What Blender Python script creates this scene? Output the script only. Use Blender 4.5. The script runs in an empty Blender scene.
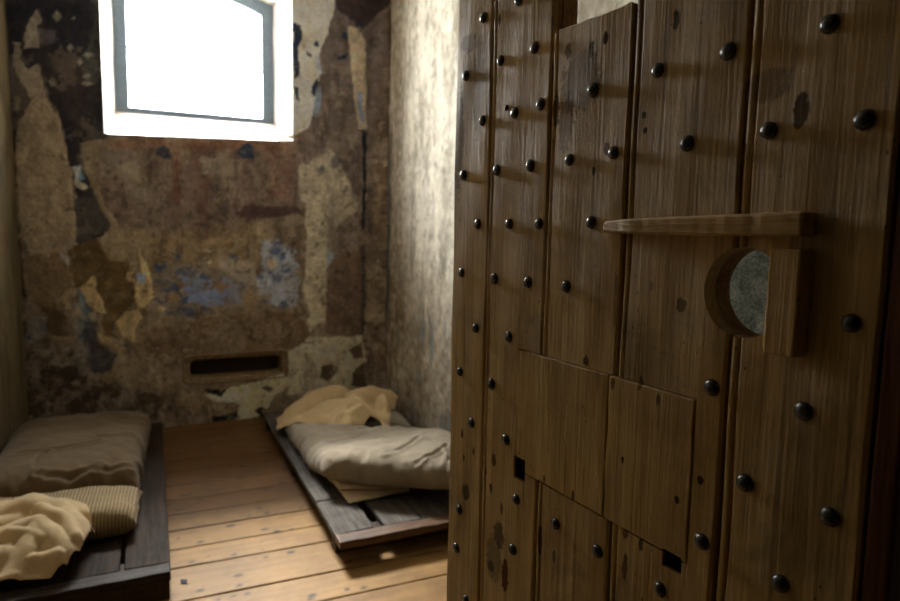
import bpy, bmesh, math, random
import numpy as np
from mathutils import Vector, Matrix
random.seed(7)
rng = np.random.default_rng(11)
COL = bpy.context.scene.collection
PI = math.pi

# ------------------------------------------------------------------ numbers of the place (metres)
XL, XR, YB, CEIL = -0.76, 1.63, 4.80, 3.45       # left wall, right wall, back wall, ceiling
BED_Z = 0.11                                      # top of the bed boards

# ------------------------------------------------------------------ noise
def _hash(ix, iy, s):
    h = (ix.astype(np.int64) * 374761393 + iy.astype(np.int64) * 668265263 + s * 974634777) & 0x7fffffff
    h = ((h ^ (h >> 13)) * 1274126177) & 0x7fffffff
    return ((h ^ (h >> 16)) & 0xffff) / 65535.0
def vnoise(x, y, s=0):
    ix, iy = np.floor(x), np.floor(y)
    fx, fy = x - ix, y - iy
    fx = fx * fx * fx * (fx * (fx * 6 - 15) + 10); fy = fy * fy * fy * (fy * (fy * 6 - 15) + 10)
    a, b = _hash(ix, iy, s), _hash(ix + 1, iy, s)
    c, d = _hash(ix, iy + 1, s), _hash(ix + 1, iy + 1, s)
    return (a + (b - a) * fx) * (1 - fy) + (c + (d - c) * fx) * fy
def fbm(x, y, s=0, octv=4, gain=.5):              # -1 .. 1
    t, a, n = 0, 1.0, 0
    for k in range(octv):
        t = t + a * (vnoise(x * 2 ** k + 17.3 * k, y * 2 ** k - 9.1 * k, s + k) * 2 - 1); n += a; a *= gain
    return t / n
def sstep(e0, e1, x):
    t = np.clip((x - e0) / (e1 - e0), 0, 1); return t * t * (3 - 2 * t)
def poly_sd(px, py, poly):                        # signed distance, negative inside
    d = np.full(px.shape, 1e9); inside = np.zeros(px.shape, bool)
    n = len(poly)
    for i in range(n):
        ax, ay = poly[i]; bx, by = poly[(i + 1) % n]
        ex, ey = bx - ax, by - ay
        wx, wy = px - ax, py - ay
        t = np.clip((wx * ex + wy * ey) / max(ex * ex + ey * ey, 1e-12), 0, 1)
        d = np.minimum(d, (wx - ex * t) ** 2 + (wy - ey * t) ** 2)
        c = ((ay <= py) & (by > py)) | ((by <= py) & (ay > py))
        xi = ax + (py - ay) / (ey if abs(ey) > 1e-12 else 1e-12) * ex
        inside ^= c & (px < xi)
    d = np.sqrt(d); return np.where(inside, -d, d)
def seg_d(px, py, pts):                           # distance to a polyline and position 0..1 along it
    d = np.full(px.shape, 1e9); u = np.zeros(px.shape); n = len(pts) - 1
    for i in range(n):
        ax, ay = pts[i][:2]; bx, by = pts[i + 1][:2]
        ex, ey = bx - ax, by - ay
        t = np.clip(((px - ax) * ex + (py - ay) * ey) / max(ex * ex + ey * ey, 1e-12), 0, 1)
        q = np.hypot(px - ax - ex * t, py - ay - ey * t)
        m = q < d; d = np.where(m, q, d); u = np.where(m, (i + t) / n, u)
    return d, u
def lin(c):
    c = np.asarray(c, float) / 255.0
    return np.where(c <= .04045, c / 12.92, ((c + .055) / 1.055) ** 2.4)

# ------------------------------------------------------------------ materials
def new_mat(name):
    m = bpy.data.materials.new(name); m.use_nodes = True
    nt = m.node_tree; b = nt.nodes['Principled BSDF']
    return m, nt, b
class G:                                          # small helper to wire nodes
    def __init__(s, nt): s.nt = nt
    def n(s, t, **k):
        x = s.nt.nodes.new(t)
        for a, v in k.items(): setattr(x, a, v)
        return x
    def l(s, a, b): s.nt.links.new(a, b)
    def math(s, op, a, b=None, clamp=False):
        x = s.n('ShaderNodeMath', operation=op, use_clamp=clamp)
        for i, v in enumerate((a, b)):
            if v is None: continue
            if isinstance(v, (int, float)): x.inputs[i].default_value = v
            else: s.l(v, x.inputs[i])
        return x.outputs[0]
    def mix(s, f, a, b, mode='MIX'):
        x = s.n('ShaderNodeMix', data_type='RGBA', blend_type=mode)
        for i, v in ((0, f), (6, a), (7, b)):
            if isinstance(v, (int, float)): x.inputs[i].default_value = v
            elif isinstance(v, (tuple, list)): x.inputs[i].default_value = (*v, 1) if len(v) == 3 else v
            else: s.l(v, x.inputs[i])
        return x.outputs[2]
    def map(s, vec, scale=(1, 1, 1), loc=(0, 0, 0)):
        x = s.n('ShaderNodeMapping'); s.l(vec, x.inputs[0])
        x.inputs['Scale'].default_value = scale; x.inputs['Location'].default_value = loc
        return x.outputs[0]
    def noise(s, vec, scale, detail=4, rough=.55, dist=0):
        x = s.n('ShaderNodeTexNoise'); s.l(vec, x.inputs['Vector'])
        x.inputs['Scale'].default_value = scale; x.inputs['Detail'].default_value = detail
        x.inputs['Roughness'].default_value = rough; x.inputs['Distortion'].default_value = dist
        return x.outputs[0]
    def ramp(s, f, stops):
        x = s.n('ShaderNodeValToRGB'); s.l(f, x.inputs[0])
        e = x.color_ramp.elements
        while len(e) < len(stops): e.new(.5)
        for i, (p, c) in enumerate(stops):
            e[i].position = p; e[i].color = (*c, 1) if len(c) == 3 else c
        return x.outputs[0]
    def bump(s, h, dist, strength=1.0):
        x = s.n('ShaderNodeBump'); s.l(h, x.inputs['Height'])
        x.inputs['Distance'].default_value = dist; x.inputs['Strength'].default_value = strength
        return x.outputs[0]
def g3(v): return (v, v, v)
def L(*c): return tuple(float(v) for v in lin(c))

def mat_painted(name, rough=.9, fine=(60, .35), bumpd=.004, gain=1.0):      # colour comes from the mesh's 'paint' layer
    m, nt, b = new_mat(name); g = G(nt)
    at = g.n('ShaderNodeAttribute', attribute_name='paint')
    tc = g.n('ShaderNodeTexCoord').outputs['Object']
    n1 = g.noise(tc, fine[0], 6, .65); n2 = g.noise(tc, fine[0] * .22, 5, .6)
    f = g.ramp(n1, [(.3, g3(1 - fine[1])), (.7, g3(1 + fine[1] * .6))])
    f2 = g.ramp(n2, [(.3, g3(.8)), (.7, g3(1.15))])
    c = g.mix(1.0, g.mix(1.0, at.outputs['Color'], f, 'MULTIPLY'), f2, 'MULTIPLY')
    if gain != 1.0: c = g.mix(1.0, c, g3(gain), 'MULTIPLY')
    g.l(c, b.inputs['Base Color']); b.inputs['Roughness'].default_value = rough
    b.inputs['Specular IOR Level'].default_value = .25
    h = g.math('ADD', n1, g.math('MULTIPLY', n2, 2.0))
    g.l(g.bump(h, bumpd), b.inputs['Normal'])
    return m

def mat_wood(name, dark, mid, light, rough=.6, axis='Z', marks=(), stain=.5, spec=.3, grain=1.0, bumpd=.0012):
    m, nt, b = new_mat(name); g = G(nt)
    tc = g.n('ShaderNodeTexCoord').outputs['Object']
    rnd = g.n('ShaderNodeObjectInfo').outputs['Random']
    off = g.n('ShaderNodeCombineXYZ'); g.l(g.math('MULTIPLY', rnd, 13.0), off.inputs[0]); g.l(g.math('MULTIPLY', rnd, 7.0), off.inputs[1]); g.l(g.math('MULTIPLY', rnd, 5.0), off.inputs[2])
    va = g.n('ShaderNodeVectorMath', operation='ADD'); g.l(tc, va.inputs[0]); g.l(off.outputs[0], va.inputs[1])
    def stretch(a, s): return tuple(s if ax == axis else a for ax in 'XYZ')
    fine = g.noise(g.map(va.outputs[0], stretch(240 * grain, 6 * grain)), 1, 6, .7, .3)
    med = g.noise(g.map(va.outputs[0], stretch(34 * grain, 1.6 * grain)), 1, 5, .6, 1.2)
    big = g.noise(va.outputs[0], 5.5, 5, .65, .6)
    c = g.ramp(med, [(.28, dark), (.5, mid), (.74, light)])
    c = g.mix(1.0, c, g.ramp(fine, [(.30, g3(.66)), (.5, g3(.98)), (.7, g3(1.14))]), 'MULTIPLY')
    c = g.mix(1.0, c, g.ramp(big, [(.3, g3(1 - stain)), (.48, g3(1.0)), (.7, g3(1.18))]), 'MULTIPLY')
    crk = g.noise(g.map(va.outputs[0], stretch(75 * grain, 1.9 * grain)), 1, 3, .55, .4)
    c = g.mix(g.ramp(crk, [(.655, g3(0)), (.70, g3(.75))]), c, g.mix(.5, dark, g3(.01)))
    worm = g.n('ShaderNodeTexVoronoi'); g.l(g.map(va.outputs[0], stretch(95, 60)), worm.inputs['Vector']); worm.inputs['Scale'].default_value = 1
    wm = g.math('LESS_THAN', worm.outputs['Distance'], .13)
    gate = g.math('GREATER_THAN', g.noise(va.outputs[0], 14, 2), .6)
    c = g.mix(g.math('MULTIPLY', g.math('MULTIPLY', wm, gate), .8), c, g3(.008))
    # dents, knots and burns that sit where the wood has them: (u, z, half width, half height, colour, strength)
    sep = g.n('ShaderNodeSeparateXYZ'); g.l(tc, sep.inputs[0])
    wob = g.noise(tc, 90, 4, .65)
    wv = g.math('MULTIPLY', g.math('SUBTRACT', wob, .5), 1.5)
    mask = None
    for (u, z, a, h_, col, st) in marks:
        dx = g.math('MULTIPLY', g.math('SUBTRACT', sep.outputs[0], u), 1 / a)
        dz = g.math('MULTIPLY', g.math('SUBTRACT', sep.outputs[2], z), 1 / h_)
        d = g.math('SQRT', g.math('ADD', g.math('MULTIPLY', dx, dx), g.math('MULTIPLY', dz, dz)))
        d = g.math('ADD', d, wv)
        mr = g.n('ShaderNodeMapRange', interpolation_type='SMOOTHSTEP'); g.l(d, mr.inputs[0])
        mr.inputs[1].default_value = .72; mr.inputs[2].default_value = 1.0; mr.inputs[3].default_value = st; mr.inputs[4].default_value = 0
        c = g.mix(mr.outputs[0], c, col)
        mask = mr.outputs[0] if mask is None else g.math('MAXIMUM', mask, mr.outputs[0])
    g.l(c, b.inputs['Base Color'])
    b.inputs['Specular IOR Level'].default_value = spec
    if mask is not None: g.l(g.math('MULTIPLY', g.math('SUBTRACT', 1.0, mask), spec), b.inputs['Specular IOR Level'])
    g.l(g.ramp(fine, [(.3, g3(min(1, rough + .15))), (.7, g3(rough - .08))]), b.inputs['Roughness'])
    g.l(g.bump(g.math('ADD', fine, g.math('MULTIPLY', med, 1.5)), bumpd), b.inputs['Normal'])
    return m

def mat_cloth(name, col, col2=None, stripe=None, weave=900, rough=.95, bumpd=.0006, blotch=.18):
    m, nt, b = new_mat(name); g = G(nt)
    uv = g.n('ShaderNodeUVMap'); uv.uv_map = 'UVMap'
    tc = g.n('ShaderNodeTexCoord').outputs['Object']
    n1 = g.noise(tc, 9, 4, .6); n2 = g.noise(tc, 130, 3, .7)
    c = g.mix(1.0, (*col, 1), g.ramp(n1, [(.3, g3(1 - blotch)), (.7, g3(1 + blotch * .5))]), 'MULTIPLY')
    c = g.mix(1.0, c, g.ramp(n2, [(.3, g3(.88)), (.7, g3(1.07))]), 'MULTIPLY')
    hgt = n2
    if stripe:
        w = g.n('ShaderNodeTexWave', wave_type='BANDS', bands_direction='X', wave_profile='SIN')
        g.l(uv.outputs[0], w.inputs['Vector']); w.inputs['Scale'].default_value = stripe; w.inputs['Distortion'].default_value = .5
        w.inputs['Detail'].default_value = 1
        c = g.mix(g.ramp(w.outputs['Fac'], [(.25, g3(.0)), (.6, g3(1))]), (*col2, 1), c)
        hgt = g.math('ADD', n2, g.math('MULTIPLY', w.outputs['Fac'], 2.0))
    g.l(c, b.inputs['Base Color']); b.inputs['Roughness'].default_value = rough
    b.inputs['Specular IOR Level'].default_value = .15
    b.inputs['Sheen Weight'].default_value = .15
    g.l(g.bump(hgt, bumpd), b.inputs['Normal'])
    return m

def mat_plain(name, col, rough=.6, metal=0, noise=0, bumpd=0, nscale=40, spec=.4):
    m, nt, b = new_mat(name); g = G(nt)
    tc = g.n('ShaderNodeTexCoord').outputs['Object']
    n1 = g.noise(tc, nscale, 4, .6)
    c = g.mix(1.0, (*col, 1), g.ramp(n1, [(.3, g3(1 - noise)), (.7, g3(1 + noise * .6))]), 'MULTIPLY')
    g.l(c, b.inputs['Base Color']); b.inputs['Roughness'].default_value = rough; b.inputs['Metallic'].default_value = metal
    b.inputs['Specular IOR Level'].default_value = spec
    if bumpd: g.l(g.bump(n1, bumpd), b.inputs['Normal'])
    return m

DK = L(30, 17, 9)
DOOR_MARKS = [
    (.090, 1.529, .010, .022, L(48, 26, 12), .85), (.647, 1.764, .004, .010, DK, .9), (.485, 1.586, .010, .030, L(40, 28, 16), .7),
    (.227, 1.315, .009, .011, L(50, 26, 12), .7), (.583, .787, .012, .035, L(84, 30, 18), .9), (.487, .896, .008, .03, L(78, 34, 20), .7),
    (.606, .852, .020, .028, L(34, 24, 14), .75), (.629, .986, .008, .014, DK, .8), (.744, 1.003, .006, .010, DK, .85), (.724, .889, .014, .022, L(38, 27, 16), .8),
    (.297, .941, .006, .02, L(70, 28, 16), .8), (.183, 1.107, .005, .006, DK, .9), (.394, 1.214, .007, .009, L(52, 22, 12), .8), (.259, 1.662, .006, .014, L(34, 20, 12), .85),
    (.512, 1.768, .010, .012, L(46, 34, 22), .6), (.41, 1.661, .006, .012, DK, .85), (.381, 1.67, .006, .010, DK, .9), (.461, 1.669, .008, .015, DK, .7),
    (.43, 1.62, .05, .05, L(50, 38, 26), .55), (.46, 1.57, .02, .05, L(52, 40, 28), .5), (.75, 1.75, .03, .02, L(46, 38, 30), .5), (.78, 1.58, .02, .12, L(58, 52, 44), .55),
    (.71, 1.66, .02, .10, L(92, 82, 66), .45), (.27, 1.255, .012, .005, L(150, 132, 100), .75), (.244, 1.25, .014, .005, L(150, 132, 100), .65), (.275, 1.335, .004, .008, L(140, 122, 96), .7),
    (.34, 1.31, .004, .05, L(110, 92, 66), .6), (.62, .80, .03, .05, L(50, 40, 26), .5), (.60, .905, .006, .012, DK, .8), (.636, .93, .005, .011, DK, .85), (.655, .955, .004, .010, DK, .8),
    (.7, .98, .004, .010, DK, .8), (.735, .955, .004, .009, DK, .8), (.63, .78, .012, .014, DK, .75), (.45, .885, .004, .012, DK, .7), (.285, 1.205, .005, .010, L(60, 24, 12), .7),
    (.253, 1.19, .004, .009, L(52, 22, 12), .7), (.335, 1.195, .005, .010, L(52, 22, 12), .7), (.30, .99, .006, .012, L(60, 24, 12), .75), (.27, .985, .005, .010, DK, .8), (.41, 1.0, .004, .010, DK, .8),
    (.48, 1.003, .004, .008, DK, .7), (.13, 1.56, .03, .02, L(60, 40, 22), .4), (.37, 1.52, .006, .012, L(46, 24, 12), .8), (.395, 1.49, .004, .008, DK, .8), (.30, 1.535, .004, .005, DK, .9), (.303, 1.555, .004, .005, DK, .9),
]
M = {}
M['door'] = mat_wood('door_pine', L(160, 129, 74), L(184, 152, 92), L(208, 177, 120), .48, 'Z', DOOR_MARKS, .5, .45)
M['door_patch'] = mat_wood('door_repair_pine', L(168, 135, 76), L(190, 157, 93), L(208, 178, 119), .5, 'Z', [m for m in DOOR_MARKS if .19 < m[0] < .57 and .99 < m[1] < 1.21] + [(.31, 1.09, .003, .006, DK, .9), (.215, 1.07, .005, .006, DK, .9)], .22, .35)
M['door_inner'] = mat_wood('door_backing_pine', L(120, 86, 46), L(156, 118, 68), L(180, 142, 90), .6, 'X', (), .3)
M['door_red'] = mat_wood('hinge_strip_wood', L(64, 34, 18), L(92, 52, 28), L(110, 68, 38), .55, 'Z', (), .4)
M['batten'] = mat_wood('batten_wood', L(176, 142, 86), L(200, 166, 108), L(222, 190, 138), .48, 'X', (), .3)
M['stop'] = mat_wood('stop_wood', L(170, 136, 78), L(194, 160, 98), L(212, 180, 122), .5, 'Z', (), .3)
M['iron'] = mat_plain('stud_iron', (.014, .016, .018), .27, 0, .4, .0006, 160, .8)
M['floor'] = mat_painted('floor_boards', .55, (26, .12), .0012)
M['bed'] = mat_wood('bed_boards', L(52, 47, 42), L(78, 73, 68), L(104, 98, 92), .62, 'Y', (), .4, .15)
M['bed_rail'] = mat_wood('bed_rail_wood', L(66, 42, 26), L(90, 64, 42), L(114, 86, 60), .45, 'X', (), .4, .4)
M['bed_under'] = mat_wood('bed_feet_wood', L(40, 28, 20), L(58, 42, 30), L(70, 54, 40), .7, 'Y', (), .3)
M['bed_dark'] = mat_wood('dark_bed_boards', L(27, 17, 11), L(42, 30, 21), L(64, 49, 37), .62, 'Y', (), .4, .10)
M['bed_dark_rail'] = mat_wood('dark_bed_rail', L(26, 19, 15), L(42, 33, 27), L(74, 62, 52), .55, 'X', (), .4, .18)
M['wall'] = mat_painted('old_wall_paint', .92, (48, .22), .006)
M['side'] = mat_painted('limewash_wall', .9, (22, .13), .005)
M['reveal'] = mat_plain('white_limewash', L(206, 198, 190), .9, 0, .10, .006, 9, .2)
M['ceil'] = mat_plain('ceiling_limewash', L(150, 142, 128), .9, 0, .25, .004, 6, .2)
M['corr'] = mat_plain('corridor_plaster', L(70, 62, 52), .9, 0, .25, .004, 6, .2)
M['frame'] = mat_plain('iron_window_frame', L(88, 102, 112), .5, 0, .3, .001, 60)
M['ticking'] = mat_cloth('striped_ticking', L(162, 142, 106), L(112, 95, 66), 15.0, bumpd=.002)
M['sack'] = mat_cloth('brown_sacking', L(94, 77, 54), bumpd=.0012)
M['cream'] = mat_cloth('cream_wool', L(192, 170, 134), bumpd=.0008, blotch=.10)
M['cream2'] = mat_cloth('cream_cotton', L(198, 174, 134), bumpd=.0008, blotch=.10)
M['sheet'] = mat_cloth('grey_canvas', L(142, 131, 114), bumpd=.0008, blotch=.14)
M['under'] = mat_cloth('pale_sheet', L(226, 204, 170), bumpd=.0008, blotch=.10)
M['cushion'] = mat_cloth('dark_grey_sheet', L(128, 118, 104), bumpd=.0008)
M['socket'] = mat_plain('socket_shade_black', L(15, 11, 8), 1.0, 0, .3, 0, 60, .02)  # matte black that paints the shade into the door's holes
M['vent'] = mat_plain('vent_plaster', L(142, 121, 91), .9, 0, .45, .003, 40)
M['vent_iron'] = mat_plain('vent_plate', L(44, 32, 26), .8, 0, .4, .002, 40)
M['chip'] = mat_plain('blue_paint', L(84, 96, 116), .8, 0, .3, .001, 60)
def mat_glass():
    m, nt, b = new_mat('window_glass'); g = G(nt)
    out = nt.nodes['Material Output']
    tr = g.n('ShaderNodeBsdfTransparent'); tr.inputs[0].default_value = (.97, .98, .98, 1)
    gl = g.n('ShaderNodeBsdfGlossy'); gl.inputs['Roughness'].default_value = .06
    mx = g.n('ShaderNodeMixShader'); mx.inputs[0].default_value = .05
    g.l(tr.outputs[0], mx.inputs[1]); g.l(gl.outputs[0], mx.inputs[2]); g.l(mx.outputs[0], out.inputs[0])
    return m
M['glass'] = mat_glass()
def mat_scuffed():
    m, nt, b = new_mat('scuffed_pane'); g = G(nt)
    tc = g.n('ShaderNodeTexCoord').outputs['Object']
    n1 = g.noise(tc, 70, 6, .75, .6); n2 = g.noise(tc, 400, 2, .5)
    c = g.ramp(n1, [(.34, L(120, 130, 130)), (.5, L(214, 222, 220)), (.66, L(250, 250, 246))])
    c = g.mix(1.0, c, g.ramp(n2, [(.3, g3(.6)), (.6, g3(1.1))]), 'MULTIPLY')
    tl = g.n('ShaderNodeBsdfTranslucent'); g.l(c, tl.inputs[0])
    g.l(c, b.inputs['Base Color']); b.inputs['Roughness'].default_value = .35
    mx = g.n('ShaderNodeMixShader'); mx.inputs[0].default_value = .75
    g.l(b.outputs[0], mx.inputs[1]); g.l(tl.outputs[0], mx.inputs[2])
    g.l(mx.outputs[0], nt.nodes['Material Output'].inputs[0])
    return m
M['scuffed'] = mat_scuffed()

# ------------------------------------------------------------------ mesh helpers
def obj(name, verts, faces, mat, parent=None, smooth=False, paint=None, uv=None):
    me = bpy.data.meshes.new(name)
    me.from_pydata([tuple(map(float, v)) for v in verts], [], [tuple(int(i) for i in f) for f in faces])
    if paint is not None:
        a = me.color_attributes.new('paint', 'FLOAT_COLOR', 'POINT')
        c = np.ones((len(verts), 4), np.float32); c[:, :3] = paint
        a.data.foreach_set('color', c.ravel())
    if uv is not None:
        ul = me.uv_layers.new(name='UVMap')
        li = np.zeros(len(me.loops), np.int32); me.loops.foreach_get('vertex_index', li)
        ul.data.foreach_set('uv', np.asarray(uv, np.float32)[li].ravel())
    me.validate(); me.update()
    bm = bmesh.new(); bm.from_mesh(me); bmesh.ops.recalc_face_normals(bm, faces=bm.faces); bm.to_mesh(me); bm.free()
    if smooth: me.polygons.foreach_set('use_smooth', [True] * len(me.polygons))
    me.materials.append(mat)
    o = bpy.data.objects.new(name, me); COL.objects.link(o)
    if parent: o.parent = parent
    return o
def bm_obj(name, bm, mat, parent=None, smooth=False):
    bmesh.ops.recalc_face_normals(bm, faces=bm.faces)
    me = bpy.data.meshes.new(name); bm.to_mesh(me); bm.free()
    if smooth: me.polygons.foreach_set('use_smooth', [True] * len(me.polygons))
    me.materials.append(mat)
    o = bpy.data.objects.new(name, me); COL.objects.link(o)
    if parent: o.parent = parent
    return o
def empty(name, loc=(0, 0, 0), rz=0):
    o = bpy.data.objects.new(name, None); COL.objects.link(o); o.location = loc; o.rotation_euler = (0, 0, rz); o.empty_display_size = .1
    return o
def tag(o, label=None, cat=None, group=None, kind=None):
    for k, v in (('label', label), ('category', cat), ('group', group), ('kind', kind)):
        if v: o[k] = v
    return o
def worn_box(x0, x1, y0, y1, z0, z1, bev=.003, wob=.0015, seg=8, seed=0, axis=None):
    """a sawn board: bevelled, its long edges slightly uneven"""
    r = random.Random(seed)
    bm = bmesh.new()
    bmesh.ops.create_cube(bm, size=1)
    for v in bm.verts: v.co = ((v.co.x + .5) * (x1 - x0) + x0, (v.co.y + .5) * (y1 - y0) + y0, (v.co.z + .5) * (z1 - z0) + z0)
    dims = {'X': x1 - x0, 'Y': y1 - y0, 'Z': z1 - z0}
    axis = axis or max(dims, key=dims.get); k = 'XYZ'.index(axis)
    lo = (x0, y0, z0)[k]; hi = (x1, y1, z1)[k]
    for i in range(1, seg):
        p = [0, 0, 0]; p[k] = lo + (hi - lo) * i / seg; nrm = [0, 0, 0]; nrm[k] = 1
        bmesh.ops.bisect_plane(bm, geom=bm.verts[:] + bm.edges[:] + bm.faces[:], plane_co=p, plane_no=nrm)
    for v in bm.verts:
        for j in range(3):
            if j != k: v.co[j] += r.uniform(-wob, wob)
    es = [e for e in bm.edges if len(e.link_faces) == 2 and e.calc_face_angle(0) > .6]
    bmesh.ops.bevel(bm, geom=es, offset=bev, segments=2, affect='EDGES', profile=.5)
    return bm
def grid_faces(nx, ny, keep=None):
    i, j = np.meshgrid(np.arange(nx - 1), np.arange(ny - 1), indexing='ij')
    a = (i * ny + j).ravel()
    f = np.stack([a, a + ny, a + ny + 1, a + 1], 1)
    return f if keep is None else f[keep.ravel()]
def axis_pts(marks, step):                        # coordinates that hit every mark, spaced about step
    out = []
    for a, b in zip(marks[:-1], marks[1:]):
        n = max(1, int(round((b - a) / step))); out += list(np.linspace(a, b, n + 1)[:-1])
    return np.array(out + [marks[-1]])
def solidify(o, t, offset):
    m = o.modifiers.new('thickness', 'SOLIDIFY'); m.thickness = t; m.offset = offset; m.use_rim = True
    dg = bpy.context.evaluated_depsgraph_get(); dg.update()
    me = bpy.data.meshes.new_from_object(o.evaluated_get(dg)); o.modifiers.clear(); old = o.data; o.data = me; bpy.data.meshes.remove(old)

# ------------------------------------------------------------------ the back wall
WIN = dict(x0=-.262, x1=.947, z0=2.012, spring=3.10, rise=.11)          # opening in the inner face
FRM = dict(x0=-.197, x1=.871, z0=2.226, spring=3.065, rise=.10, y=5.20)  # iron frame, deeper in the wall
VENT = dict(x0=.205, x1=.862, z0=.318, z1=.470)
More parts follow.
